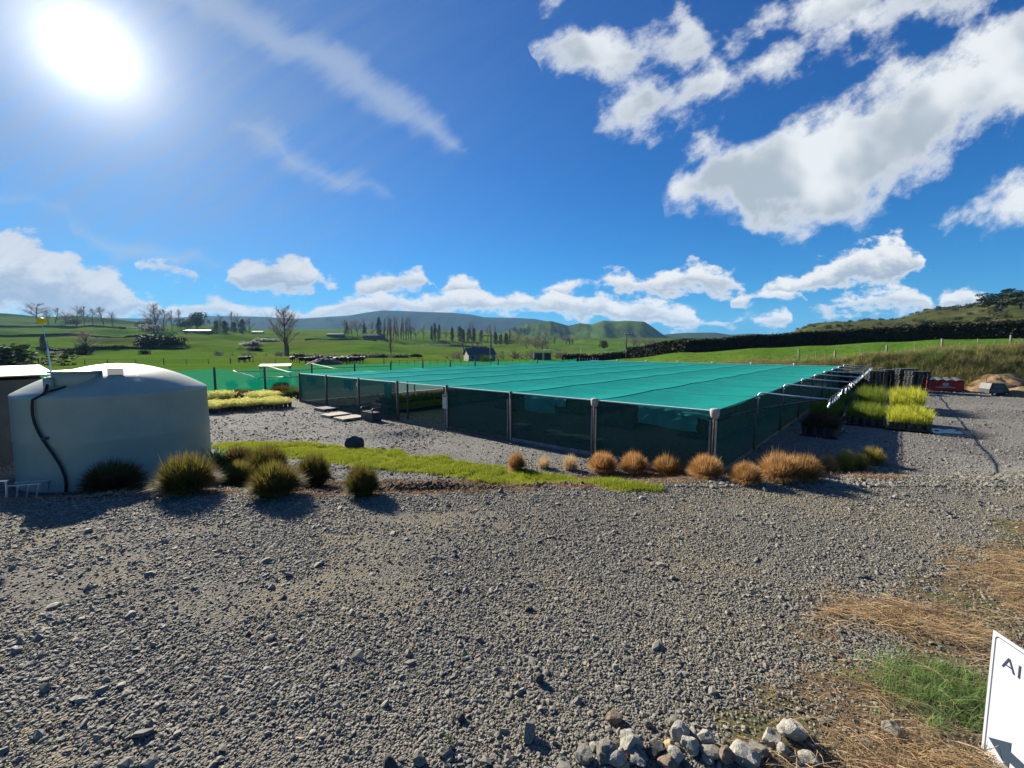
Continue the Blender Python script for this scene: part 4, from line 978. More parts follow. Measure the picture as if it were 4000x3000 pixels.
for i, (u, v) in enumerate([(4.7, 1.6), (5.3, 1.7), (5.9, 1.5), (6.6, 1.8), (8.6, 2.2)]):
    x, y = sh(u, v); o = link('bench_tray', pt); o.location = (x, y, H(x, y) + .02); o.rotation_euler = (0, 0, RZ + rnd(-.1, .1))
    tag(o, 'pale flat tray lying on the ground just behind the front net', 'tray', 'pale trays behind the front net')

# ------------------------------------------------------------------ blocks of potted grasses
def grass_block_mesh(w, l, h, n, m, seed, z0=.28, heads=False):
    r = random.Random(seed); b = MB()
    for i in range(n):
        x, y = r.uniform(-w / 2, w / 2), r.uniform(-l / 2, l / 2); ex = max(abs(x) / (w / 2), abs(y) / (l / 2))
        pc = mnoise.noise(Vector((math.floor(x / .27) * 1.7 + seed, math.floor(y / .27) * 1.3, seed * .7))); cellx, celly = (x / .27) % 1 - .5, (y / .27) % 1 - .5
        hh = h * r.uniform(.62, 1.08) * (1 - .30 * ex ** 4) * (1 + .30 * pc) * (1 - .5 * min(1, (cellx * cellx + celly * celly) * 2)); a = math.atan2(y, x) + r.gauss(0, .9); ln = r.uniform(.04, .18) * (1 + 1.0 * ex ** 3); wd = .007
        sd = Vector((-math.sin(a + .6), math.cos(a + .6), 0)) * wd
        c = Vector((x * .93, y * .95, z0 - .04)); t = c + Vector((math.cos(a) * ln, math.sin(a) * ln, hh)); md = (c + t) / 2 + Vector((-math.cos(a) * ln * .2, -math.sin(a) * ln * .2, hh * .08))
        b.add([c - sd, c + sd, md - sd, md + sd, t], [(0, 1, 3, 2), (2, 3, 4)])
        if heads:
            q = t; s = r.uniform(.02, .045); aa = r.uniform(0, 3.1)
            b.add([q + Vector((math.cos(aa) * s, math.sin(aa) * s, 0)), q - Vector((math.cos(aa) * s, math.sin(aa) * s, 0)), q + Vector((0, 0, s * 1.2)), q + Vector((math.sin(aa) * s, -math.cos(aa) * s, s * .4)), q - Vector((math.sin(aa) * s, -math.cos(aa) * s, -s * .4))], [(0, 2, 1), (3, 2, 4)])
    return b.mesh('foliage', m)
potm = MB().lathe([(.085, 0), (.115, .24), (.125, .24), (.125, .27), (.105, .27)], 10).mesh('pot', M['black_plastic'])
def potted_block(x, y, w, l, h, m, n, lab, rz, seed, heads=False, grp='blocks of potted grasses', pallet=True):
    e = empty('potted_grass_block', (x, y, H(x, y)), lab, 'potted plants', grp, rz)
    z0 = .10 if pallet else 0
    f = link('foliage', grass_block_mesh(w, l, h, n, m, seed, z0 + .27, heads), e)
    if pallet:
        b = MB(); b.box((0, 0, .085), (w, l, .03))
        for s in (-1, 0, 1): b.box((s * w * .46, 0, .035), (.08, l, .07))
        b.build('pallet', M['black_plastic'], e)
    nx, ny = max(2, int(w / .27)), max(2, int(l / .27))
    for i in range(nx):
        for j in range(ny):
            if i in (0, nx - 1) or j in (0, ny - 1):
                link('pot', potm, e, ((i + .5) / nx * w - w / 2, (j + .5) / ny * l - l / 2, z0))
    return e
def rb(v, wv):
    p = PA + EV * v + EWV * wv; return float(p[0]), float(p[1])
ang = math.atan2(EV[1], EV[0]) - math.pi / 2
GB = [(13.9, 4.15, 1.5, 3.2, .74, 'yellow_grass', 3600, 'bright yellow potted grass block standing in the sun beside the puddle'),
      (14.2, 2.65, 1.4, 3.2, .72, 'green_grass', 3000, 'green potted grass block left of the front yellow block'),
      (14.3, 1.15, 1.25, 3.0, .66, 'green_grass', 2400, 'dark green potted grass block in shade against the right net wall'),
      (9.6, 1.45, 1.25, 2.6, .52, 'red_grass', 2200, 'dark reddish potted grass block in the shade nearest the tussocks'),
      (21.0, 4.15, 1.5, 4.0, 1.15, 'yellow_grass', 3200, 'yellow potted grass block behind the front yellow one, by the road'),
      (21.2, 2.6, 1.4, 4.0, 1.1, 'green_grass', 2600, 'green potted grass block left of the rear yellow block'),
      (21.4, 1.1, 1.25, 4.0, .6, 'green_grass', 2000, 'shaded green potted grass block behind, against the net wall')]
for i, (v, wv, w_, l_, h_, mk, n, lab) in enumerate(GB):
    x, y = rb(v, wv); potted_block(x, y, w_, l_, h_, M[mk], n, lab, ang, 500 + i)
FB = [(848, 1608, 1.5, 1.2, .42, 'flower_grass', 'yellow flowering potted block in front, nearest the water tank'), (958, 1600, 1.5, 1.2, .42, 'flower_grass', 'pale yellow flowering potted block, second from the water tank'),
      (1074, 1592, 1.6, 1.3, .40, 'flower_grass', 'yellow flowering potted block at the right end of the front row'), (1030, 1565, 1.9, 1.3, .42, 'flower_grass', 'yellow flowering potted block behind the right end of the front row'),
      (862, 1570, 1.2, 1.2, .5, 'flower_grass', 'taller yellow flowering potted block behind the one nearest the tank'), (948, 1555, 2.6, 1.2, .5, 'sedge_brown', 'reddish brown potted block at the back of the flowering blocks'),
      (1108, 1542, 1.5, 1.4, .6, 'sedge_brown', 'dark brown potted shrub block left of the shade house corner'), (1150, 1552, 1.0, 1.0, .5, 'bright_leaf', 'small green potted block close to the shade house left corner'),
      (1085, 1522, 1.6, 1.2, .6, 'dark_leaf', 'dark green potted block near the net fence')]
for i, (px, py, w_, l_, h_, mk, lab) in enumerate(FB):
    p = hit(px, py); potted_block(p.x, p.y, w_, l_, h_, M[mk], 1300, lab, -.35 + rnd(-.06, .06), 600 + i, heads=(mk == 'flower_grass'), grp='potted plants in the yard', pallet=False)

# ------------------------------------------------------------------ water tank, shed, trestles
TX_, TY_, TR = -11.36, 12.31, 1.75
tz = -0.58
tk = empty('water_tank', (TX_, TY_, tz), 'large domed grey green plastic water tank', 'water tank', None, 0.0, 1.2)
prof = [(TR, 0), (TR + .012, .03), (TR - .004, .07), (TR - .012, .95), (TR, 1.0), (TR - .006, 1.06), (TR - .02, 1.90), (TR - .012, 1.95), (TR - .035, 1.985)]
for k in range(1, 20):
    t = 1 - k / 20; prof.append(((TR - .04) * t, 1.985 + .60 * (1 - t ** 2.05)))
prof.append((.02, 2.585))
MB().lathe(prof, 96).build('body', M['tank'], tk, True)
def dome_z(r): return 1.985 + .60 * (1 - (r / TR) ** 2.05)
tocam = Vector((-TX_, -TY_, 0)).normalized(); sidev = Vector((-tocam.y, tocam.x, 0))
def TP(side, near, z): return sidev * side + tocam * near + Vector((0, 0, z))     # side: to the right seen from the camera
hp = TP(-.66, .85, 0); hz = dome_z(hp.length) - .05
h_ = MB().lathe([(.37, -.20), (.37, .12), (.345, .13), (.02, .16)], 40, hp + Vector((0, 0, hz))).build('manhole', M['tank'], tk, True)
MB().lathe([(.41, .12), (.425, .13), (.425, .155), (.39, .165), (.02, .19)], 40, hp + Vector((0, 0, hz))).build('lid', M['tank'], h_, True)
sp = TP(-1.05, 1.03, dome_z(1.47) - .12); MB().lathe([(.085, 0), (.085, .30), (.06, .31)], 16, sp).build('inlet_spigot', M['tank'], tk, True)
hq = TP(-.03, .95, dome_z(.95) - .01); rot = Matrix.Rotation(math.atan2(tocam.y, tocam.x) - math.pi / 2, 3, 'Z') @ Matrix.Rotation(R(-24), 3, 'X')
f_ = MB().box(hq, (.30, .40, .05), rot).build('recess_frame', M['tank'], tk); MB().box(hq + Vector((0, 0, .028)), (.25, .34, .02), rot).build('recess_plate', M['tank_dark'], f_)
MB().tube([TP(.33, 1.30, dome_z(1.34) - .05), TP(.33, 1.30, dome_z(1.34) + .10)], .022, 10).build('vent_knob', M['white_plastic'], tk, True)
def on_wall(a, z, off=.03):
    d = tocam * math.cos(a) + sidev * math.sin(a); return d * (TR + off) + Vector((0, 0, z))
MB().tube([TP(-1.05, 1.03, dome_z(1.47) + .12), TP(-1.10, 1.25, 2.05)] + [on_wall(-.80 + .26 * ss(.05, 1, k / 12) - .03 * math.sin(k / 12 * 6.28), 1.93 - 1.9 * k / 12) for k in range(13)], .024, 8).build('overflow_hose', M['black_hose'], tk, True)
MB().tube([TP(-1.12, 1.30, 2.06), TP(-.8, 1.2, 2.16)], .022, 8).build('hose_joint', M['black_hose'], tk, True)
MB().box(on_wall(-.70, 1.15), (.10, .05, .05)).build('hose_clip', M['black_plastic'], tk)
mp = TP(-1.0, .95, dome_z(1.38) - .02)
MB().tube([mp, mp + Vector((-.06, .02, .75))], .014, 6).build('level_rod', M['alu'], tk)
MB().tube([mp + Vector((-.06, .02, .75)), mp + Vector((-.22, .10, 1.28))], .006, 5).build('level_wire', M['alu'], tk)
b = MB(); b.lathe([(.01, -.07), (.05, -.06), (.078, -.02), (.08, .012), (.065, .045), (.02, .06)], 16, mp + Vector((-.22, .10, 1.33))); b.build('level_float', M['yellow'], tk, True)
# shed behind the tank
shd = empty('shed', (-20.9, 14.7, -.6), 'low dark shed with a pale corrugated iron roof behind the water tank', 'shed')
MB().box((0, 0, 1.05), (7.2, 6.6, 2.1)).build('wall', M['shed_wall'], shd)
def corr(a, c):
    x = -4.0 + 8.0 * a; y = -3.6 + 7.2 * c; return Vector((x, y, 2.13 + .10 * c + .018 * math.sin(x * 2 * math.pi / .152)))
MB().grid(corr, 400, 2).build('roof', M['iron_roof'], shd, True)
MB().box((0, -3.62, 2.06), (8.0, .03, .16)).build('gutter', M['shed_wall'], shd)
shd.rotation_euler = (0, 0, RZ); shd.scale = (1.35, .92, 1.22)
def trestle(px, py, lng, rz, lab):
    p = hit(px, py); e = empty('trestle', p, lab, 'trestle', 'aluminium trestles on the gravel', rz)
    for s in (-.13, .13): MB().box((0, s, .35), (lng, .035, .022)).build('rail', M['alu'], e)
    for k in range(4):
        x = -lng * .44 + lng * .88 * k / 3; s = -.15 if k % 2 == 0 else .15
        if k in (0, 3):
            for s in (-.13, .13): MB().tube([(x, s, .34), (x - .05, s * 1.5, -.02)], .016, 6).build('leg', M['alu'], e)
        else: MB().tube([(x, -.13, .34), (x - .04, -.2, -.02)], .010, 6).build('leg', M['alu'], e)
trestle(115, 1945, .66, .28, 'low white metal trestle with splayed legs in front of the water tank'); trestle(-60, 1960, .6, .3, 'low metal trestle cut by the left picture edge')

# ------------------------------------------------------------------ yard furniture
p = hit(1450, 1643); be = empty('storage_bench', p, 'charcoal resin storage bench with slatted back beside the doorway', 'bench', None, RZ)
MB().box((0, 0, .20), (1.0, .50, .40)).build('box', M['charcoal'], be); MB().box((0, -.01, .425), (1.02, .46, .035)).build('seat', M['charcoal'], be)
for k in range(4): MB().box((0, .25 + .012 * k, .52 + k * .085), (.86, .022, .070)).build('slat', M['charcoal'], be)
for s in (-1, 1):
    MB().tube([(s * .46, .24, .40), (s * .46, .30, .86)], .025, 6).build('back_post', M['charcoal'], be)
    a_ = MB(); a_.tube([(s * .50, -.24, .36), (s * .50, -.24, .60), (s * .50, -.18, .635), (s * .50, .28, .635)], .034, 8); a_.build('armrest', M['charcoal'], be, True)
def pallet(px, py, w_, l_, h_, m, rz, lab, grp='pallets on the yard gravel', bottom=True):
    p = hit(px, py); e = empty('pallet', p, lab, 'pallet', grp, rz)
    for k in range(7): MB().box((-w_ / 2 + (k + .5) * w_ / 7, 0, h_ - .012), (w_ / 7 - .03, l_, .022)).build('board', m, e)
    for s in (-1, 0, 1): MB().box((0, s * (l_ / 2 - .05), h_ / 2 - .022), (w_, .08, h_ - .044)).build('bearer', m, e)
    return e
pallet(1278, 1602, 1.15, 1.0, .15, M['wood_grey'], RZ, 'weathered grey pallet furthest from the bench'); pallet(1310, 1626, .95, 1.15, .13, M['wood_pale'], RZ, 'pale timber pallet lying between the grey pallet and another pale one')
pallet(1365, 1638, .95, 1.2, .13, M['wood_pale'], RZ, 'pale timber pallet nearest the storage bench')

# ------------------------------------------------------------------ net fence behind the yard
fo = empty('net_fence', (FX[3], FY[3], H(FX[3], FY[3])), 'green shade cloth fence on round timber posts behind the yard', 'fence')
org = Vector(fo.location)
for i, (x, y) in enumerate(FENCE):
    g = H(x, y); MB().tube([Vector((x, y, g - .3)) - org, Vector((x + rnd(-.03, .03), y, g + 2.02 + rnd(-.03, .05))) - org], .085, 9).build('post', M['wood'], fo, True)
for i in range(len(FENCE) - 1):
    (x0, y0), (x1, y1) = FENCE[i], FENCE[i + 1]
    def fn(a, c):
        x = x0 + (x1 - x0) * a; y = y0 + (y1 - y0) * a; g = H(x, y)
        return Vector((x, y, g + .03 + (1.84 - .10 * math.sin(math.pi * a)) * c)) - org + Vector((.3, -1, 0)) * (.05 * math.sin(math.pi * a) * math.sin(math.pi * c))
    MB().grid(fn, 12, 4).build('net_panel', M['net_fence'], fo, True)
def hose(pts, r, m, lab, cat='hose', grp='pipes strung about the yard'):
    ps = [at(*q) for q in pts]; o = MB().tube([q - ps[0] for q in ps], r, 6).build('strung_pipe', m, None, True); o.location = ps[0]; tag(o, lab, cat, grp); return o
hose([(912, 1447, 32), (925, 1455, 31.8), (945, 1458, 31.7), (960, 1464, 31.6), (980, 1467, 31.3), (992, 1475, 31.1), (1008, 1478, 31)], .03, M['white_plastic'], 'white wavy pipe length hanging in the yard before the net fence')
hose([(914, 1449, 32), (980, 1451, 32.5), (1030, 1449, 33.5), (1100, 1450, 33.5), (1160, 1447, 34), (1215, 1442, 38.8), (1290, 1438, 41), (1383, 1434, 42.3), (1525, 1430, 45)], .026, M['black_hose'], 'long black hose slung from post to post along the net fence')
hose([(1008, 1478, 31), (1030, 1474, 32), (1100, 1473, 31), (1170, 1472, 28.6)], .026, M['black_hose'], 'black hose from the wavy white pipe to the shade house corner')
hose([(1032, 1424, 34.3), (1080, 1440, 32), (1125, 1452, 30), (1170, 1455, 28.1)], .022, M['white_plastic'], 'white line from a fence post down to the shade house left corner')
hose([(1218, 1420, 39.3), (1300, 1438, 37), (1370, 1447, 35)], .022, M['white_plastic'], 'white line from a fence post down onto the turquoise roof')
for i, (px, sc__) in enumerate([(905, 1.0), (1000, 1.3), (1060, .9), (1110, 1.1), (1180, 1.2)]):
    x = at(px, 1500, 37 + i).x; y = 37.0 + i; o = link('shrub', bpy.data.meshes['lily_shrub'] if 'lily_shrub' in bpy.data.meshes else clump(77, 500, .5, .55, .05, M['bright_leaf'], 'lily_shrub', splay=1.1)); o.location = gz(x, y); o.scale = (1.6 * sc__, 1.4 * sc__, 1.7 * sc__); o.rotation_euler = (0, 0, i)
    tag(o, 'leafy green shrub just behind the net fence, seen through the cloth', 'shrub', 'shrubs seen through the net fence')
# lean-to roof beyond the fence
p = at(1015, 1425, 41); q = at(1137, 1432, 42); lt = empty('lean_to', ((p + q) / 2), 'open lean-to with a pale corrugated roof beyond the net fence', 'shelter', None, math.atan2(q.y - p.y, q.x - p.x))
wl = (q - p).length; MB().grid(lambda a, c: Vector((-wl / 2 + wl * a, -.7 + 1.4 * c, .16 * c + .02 * math.sin(a * wl * 2 * math.pi / .2))), 160, 2).build('roof', M['iron_roof'], lt, True)
for sx in (-1, 1):
    for sy in (-.6, .6): MB().box((sx * (wl / 2 - .1), sy, -1.05), (.09, .09, 2.1)).build('post', M['wood'], lt)

# ------------------------------------------------------------------ pallet stacks, red bin, trailer, heaps
pm = MB()
for k in range(6): pm.box((-.6 + (k + .5) * .2, 0, .125), (.17, 1.1, .022))
for sx in (-1, 0, 1):
    for sy in (-1, 0, 1): pm.box((sx * .53, sy * .47, .06), (.13, .14, .11))
for sx in (-1, 0, 1): pm.box((sx * .53, 0, .012), (.13, 1.08, .022))
pme = pm.mesh('plastic_pallet', M['black_plastic'])
STK = [(3412, 34.2, 12, 'in the stack nearest the sprinkler line'), (3470, 36.0, 12, 'in the stack second from the sprinkler line'), (3528, 35.0, 13, 'in the tallest stack, second from the red bin'), (3578, 33.8, 12, 'in the leaning stack nearest the red bin'), (3340, 35.5, 11, 'in the stack seen behind the bent pipes'), (3270, 37.5, 10, 'in the furthest left stack behind the bent pipes')]
for px, Y, n, wh in STK:
    x = at(px, 1500, Y).x; z = H(x, Y)
    for k in range(n):
        o = link('plastic_pallet', pme); o.location = (x + rnd(-.035, .035) + .004 * k, Y + rnd(-.03, .03), z + .142 * k); o.rotation_euler = (0, 0, RZ + .45 + rnd(-.04, .04))
        tag(o, ('topmost black plastic pallet ' if k == n - 1 else 'bottom black plastic pallet ' if k == 0 else 'black plastic pallet ') + wh, 'pallet', 'black plastic pallets stacked by the bank')
p = hit(3683, 1527); sk = empty('rubbish_skip', p, 'red steel rubbish skip with black lids at the foot of the bank', 'skip', None, -.62)
bx = MB(); w2, d2 = 1.05, .75
v = [(-w2, -d2, .10), (w2, -d2, .10), (w2, d2, .10), (-w2, d2, .10), (-w2 * 1.02, -d2, .86), (w2 * 1.02, -d2, .86), (w2 * 1.02, d2 * 1.05, 1.0), (-w2 * 1.02, d2 * 1.05, 1.0)]
bx.add(v, [(3, 2, 1, 0), (0, 1, 5, 4), (1, 2, 6, 5), (2, 3, 7, 6), (3, 0, 4, 7)]); bx.build('body', M['red_steel'], sk)
for s in (-1, 1): MB().box((s * w2 * .6, 0, .05), (.12, 1.3, .1)).build('skid', M['grey_lid'], sk)
MB().box((0, -d2 - .02, .82), (2 * w2 * 1.02, .05, .07)).build('rim', M['red_steel'], sk)
for s in (-1, 1): MB().box((s * w2 * 1.06, 0, .55), (.08, .5, .12)).build('lifting_lug', M['red_steel'], sk)
for k in range(4):
    x = -w2 * .75 + k * w2 * .5; MB().grid(lambda a, c: Vector((x + (a - .5) * .5, -d2 * 1.06 + 2.15 * d2 * c, .89 + .15 * c + .07 * math.sin(math.pi * a))), 6, 4).build('lid', M['grey_lid'], sk, True)
em = MB(); em.lathe([(.0001, 0), (.17, 0), (.17, .006), (.0001, .006)], 24); v = [(a * 1.1, -d2 - .012 - c, .60 + b_ * .72) for a, b_, c in em.v]; e2 = MB(); e2.add(v, em.f)
eo = e2.build('emblem', M['white_plastic'], sk)
MB().box((0, -d2 - .021, .60), (.24, .004, .04)).build('emblem_mark', M['red_steel'], sk); MB().box((0, -d2 - .021, .66), (.14, .004, .03)).build('emblem_mark', M['red_steel'], sk)
MB().box((0, -d2 - .006, .34), (1.15, .006, .035)).build('lettering_line', M['paper'], sk); MB().box((0, -d2 - .006, .42), (.75, .006, .03)).build('lettering_line', M['paper'], sk)

p = hit(3878, 1545); tr = empty('utility_trailer', p, 'small black box trailer with a sloping back and two thin uprights', 'trailer', None, -.12)
b = MB(); pf = [(-.64, .18), (.74, .18), (.68, .42), (.34, .94), (-.50, .94), (-.62, .52)]
b.add([(x, -.42, z) for x, z in pf] + [(x, .42, z) for x, z in pf], [(0, 1, 2, 3, 4, 5), (11, 10, 9, 8, 7, 6)] + [(i, i + 6, (i + 1) % 6 + 6, (i + 1) % 6) for i in range(6)]); b.build('body', M['black_plastic'], tr)
MB().box((-.12, -.43, .36), (.86, .03, .26)).build('side_panel', M['grey_lid'], tr); MB().box((-.05, -.43, .68), (.62, .03, .24)).build('hatch', M['tank_dark'], tr)
for s in (-.38, .42):
    wv = MB(); wv.tube([(s, -.46, .16), (s, -.54, .16)], .16, 16); wo_ = wv.build('wheel', M['black_hose'], tr, True); MB().tube([(s, -.535, .16), (s, -.55, .16)], .08, 12).build('rim', M['white_plastic'], wo_)
for s in (-.4, .28): MB().tube([(s, .1, .86), (s - .03, .1, 1.35)], .016, 6).build('upright', M['grey_lid'], tr)
MB().tube([(-.6, 0, .25), (-1.0, 0, .22)], .03, 6).build('drawbar', M['grey_lid'], tr)

def heap(px, py, rx, ry, h, m, lab, seed, cat='heap', name='heap'):
    p = hit(px, py); 
    def fn(a, c):
        t = a * 2 * math.pi; r = c; k = 1 + .22 * mnoise.noise(Vector((math.cos(t) * 1.4, math.sin(t) * 1.4, seed)))
        x, y = math.cos(t) * rx * r * k, math.sin(t) * ry * r * k
        z = h * (1 - r ** 1.6) * (1 + .25 * mnoise.noise(Vector((x * 1.3, y * 1.3, seed)))) + .07 * mnoise.noise(Vector((x * 6, y * 6, seed))) - .1 * r
        return Vector((x, y, z + (H(p.x + x, p.y + y) - p.z) * (1 if r > .5 else r * 2)))
    o = MB().grid(fn, 48, 14).build(name, m, None, True); o.location = p; return tag(o, lab, cat)
heap(3905, 1520, 3.0, 2.0, 1.0, M['woodchip'], 'long heap of pale wood chip behind the small trailer', 3); heap(4010, 1548, 2.4, 1.6, .7, M['woodchip'], 'lower heap of wood chip at the right picture edge', 5)
heap(3745, 1528, .9, .6, .28, M['woodchip'], 'low spill of wood chip right of the red skip', 8)

# ------------------------------------------------------------------ wire fence along the bank
WF = [(3120, 1424, 54), (3263, 1416, 47), (3465, 1401, 44), (3680, 1379, 43), (3948, 1363, 45.5), (4120, 1350, 47)]
WP = []
for px, py, Y in WF:
    d = at(px, py, Y); WP.append((d.x, Y, px))
o0 = gz(WP[2][0], WP[2][1]); wf = empty('wire_fence', o0, 'post and wire stock fence along the top of the grass bank', 'fence')
tops = []
for i, (x, y, px) in enumerate(WP):
    g = H(x, y); hgt = 1.42 if i % 2 == 0 else 1.35; a = Vector((x, y, g - .4)) - o0; t = Vector((x - .12, y, g + hgt)) - o0; tops.append((Vector((x, y, g)) - o0, t))
    MB().tube([a, t], .085, 8).build('post', M['post_old'], wf, True)
for i in range(len(WP) - 1):
    for k in range(1, 4):
        s = k / 4; x = WP[i][0] + (WP[i + 1][0] - WP[i][0]) * s; y = WP[i][1] + (WP[i + 1][1] - WP[i][1]) * s; g = H(x, y)
        hh = 1.25 if k == 2 else .95; MB().box(Vector((x - .03, y, g + hh / 2)) - o0, (.05, .05, hh), Matrix.Rotation(R(-4), 3, 'Y')).build('batten', M['post_old'], wf)
for lv in (.25, .5, .75, .98):
    MB().tube([a + (t - a) * lv for a, t in tops], .006, 4).build('wire', M['black_plastic'], wf)

# ------------------------------------------------------------------ puddle and wet trail on the road
def sheet(pts, m, name, dz, sub=1, kind='structure'):
    b = MB(); P = [hit(px, py) for px, py in pts]; c = sum(P, Vector()) / len(P)
    b.add([(q.x, q.y, H(q.x, q.y) + dz) for q in P] + [(c.x, c.y, H(c.x, c.y) + dz)], [(i, (i + 1) % len(P), len(P)) for i in range(len(P))])
    return tag(b.build(name, m), kind=kind)
water = mat('puddle_water', (0.02, 0.02, 0.02), 0.04, None, 3, bump=.5, bscale=7, spec=1.0); water.node_tree.nodes['Principled BSDF'].inputs['IOR'].default_value = 1.6
mudw = mat('wet_silt', (0.13, 0.105, 0.06), 0.5, (0.10, 0.08, 0.045), 5, bump=.4, coord='World')
def flat(pts, m, name, z):
    b = MB(); P = [hit(px, py) for px, py in pts]; b.add([(q.x, q.y, z) for q in P], [tuple(range(len(P)))][::1]); o = b.build(name, m); return tag(o, kind='structure')
pz = max(hit(px, py).z for px, py in ((3620, 1690), (3680, 1690), (3750, 1690))) + .02
flat([(3612, 1688), (3625, 1679), (3650, 1676), (3690, 1680), (3725, 1679), (3755, 1690), (3765, 1697), (3720, 1697), (3690, 1694), (3660, 1696), (3635, 1692)], water, 'puddle', pz)
sheet([(3600, 1692), (3640, 1700), (3700, 1702), (3790, 1708), (3880, 1707), (3920, 1700), (3850, 1692), (3800, 1686), (3740, 1682)], mudw, 'wet_silt', .006)
# ------------------------------------------------------------------ sign at the right edge
sg_top = ray(3880, 2460); Ys = 2.95; P0 = at(3880, 2460, Ys)
sdir = Vector((-.137, -1, 0)).normalized()                        # along the panel, towards the camera
sg = empty('direction_sign', (P0.x, P0.y, 0), 'white direction sign with a dark arrow at the right picture edge', 'sign')
SW, SH = .90, 1.25; zt = P0.z; nr = Vector((sdir.y, -sdir.x, 0));
if nr.x > 0: nr = -nr
def SP_(s, dn, o=0.0): return sdir * s + Vector((0, 0, zt - dn)) + nr * o
def plate(outline, m, name, o, th=.004, parent=None):
    b = MB(); n_ = len(outline); b.add([SP_(s, d, o) for s, d in outline] + [SP_(s, d, o - th) for s, d in outline], [tuple(range(n_)), tuple(range(2 * n_ - 1, n_ - 1, -1))] + [(i, i + n_, (i + 1) % n_ + n_, (i + 1) % n_) for i in range(n_)])
    return b.build(name, m, parent or sg)
plate([(0, 0), (SW, 0), (SW, SH), (0, SH)], M['sign'], 'panel', 0, .006)
def rrect(m_, r, w_=.0):
    o = []
    for cx_, cy_, a0 in ((SW - m_ - r, m_ + r, -90), (SW - m_ - r, SH - m_ - r, 0), (m_ + r, SH - m_ - r, 90), (m_ + r, m_ + r, 180)):
        for k in range(7): t = R(a0 + 15 * k); o.append((cx_ + r * math.cos(t), cy_ + r * math.sin(t)))
    return o
o1, o2 = rrect(.022, .03), rrect(.027, .026); b = MB(); n_ = len(o1)
b.add([SP_(s, d, .003) for s, d in o1] + [SP_(s, d, .003) for s, d in o2], [(i, (i + 1) % n_, (i + 1) % n_ + n_, i + n_) for i in range(n_)]); b.build('border_line', M['sign_ink'], sg)
# letters A l as strokes, arrow pointing left
def stroke(a, c, w_, nm='letter'):
    a = Vector((a[0], a[1])); c = Vector((c[0], c[1])); t = (c - a).normalized(); n2 = Vector((-t.y, t.x)) * w_ / 2
    plate([tuple(a - n2), tuple(c - n2), tuple(c + n2), tuple(a + n2)], M['sign_ink'], nm, .003, .002)
LX, LY, LH = .090, .125, .088
bA = MB()
def addstroke(b, a, c, w_):
    a = Vector(a); c = Vector(c); t = (c - a).normalized(); n2 = Vector((-t.y, t.x)) * w_ / 2
    b.add([SP_(*(a - n2), .003), SP_(*(c - n2), .003), SP_(*(c + n2), .003), SP_(*(a + n2), .003)], [(0, 1, 2, 3)])
addstroke(bA, (LX, LY + LH), (LX + .040, LY), .013); addstroke(bA, (LX + .080, LY + LH), (LX + .040, LY), .013)
b2 = MB(); addstroke(b2, (LX + .016, LY + LH * .66), (LX + .064, LY + LH * .66), .011)
bA.v += []; bA.add([v for v in b2.v], b2.f)
bA.build('letter', M['sign_ink'], sg); b = MB(); addstroke(b, (LX + .112, LY - .004), (LX + .112, LY + LH), .013); b.build('letter', M['sign_ink'], sg)
AXs, AYs = .045, .80
plate([(AXs, AYs), (AXs + .155, AYs - .105), (AXs + .155, AYs - .04), (AXs + .60, AYs - .04), (AXs + .60, AYs + .04), (AXs + .155, AYs + .04), (AXs + .155, AYs + .105)], M['sign_ink'], 'arrow', .003, .002)
for s in (.12, .78):
    q = SP_(s, 0, -.03); b = MB(); b.box((q.x, q.y, zt / 2 - .15), (.05, .05, zt + .2)); b.build('post', M['wood_pale'], sg)
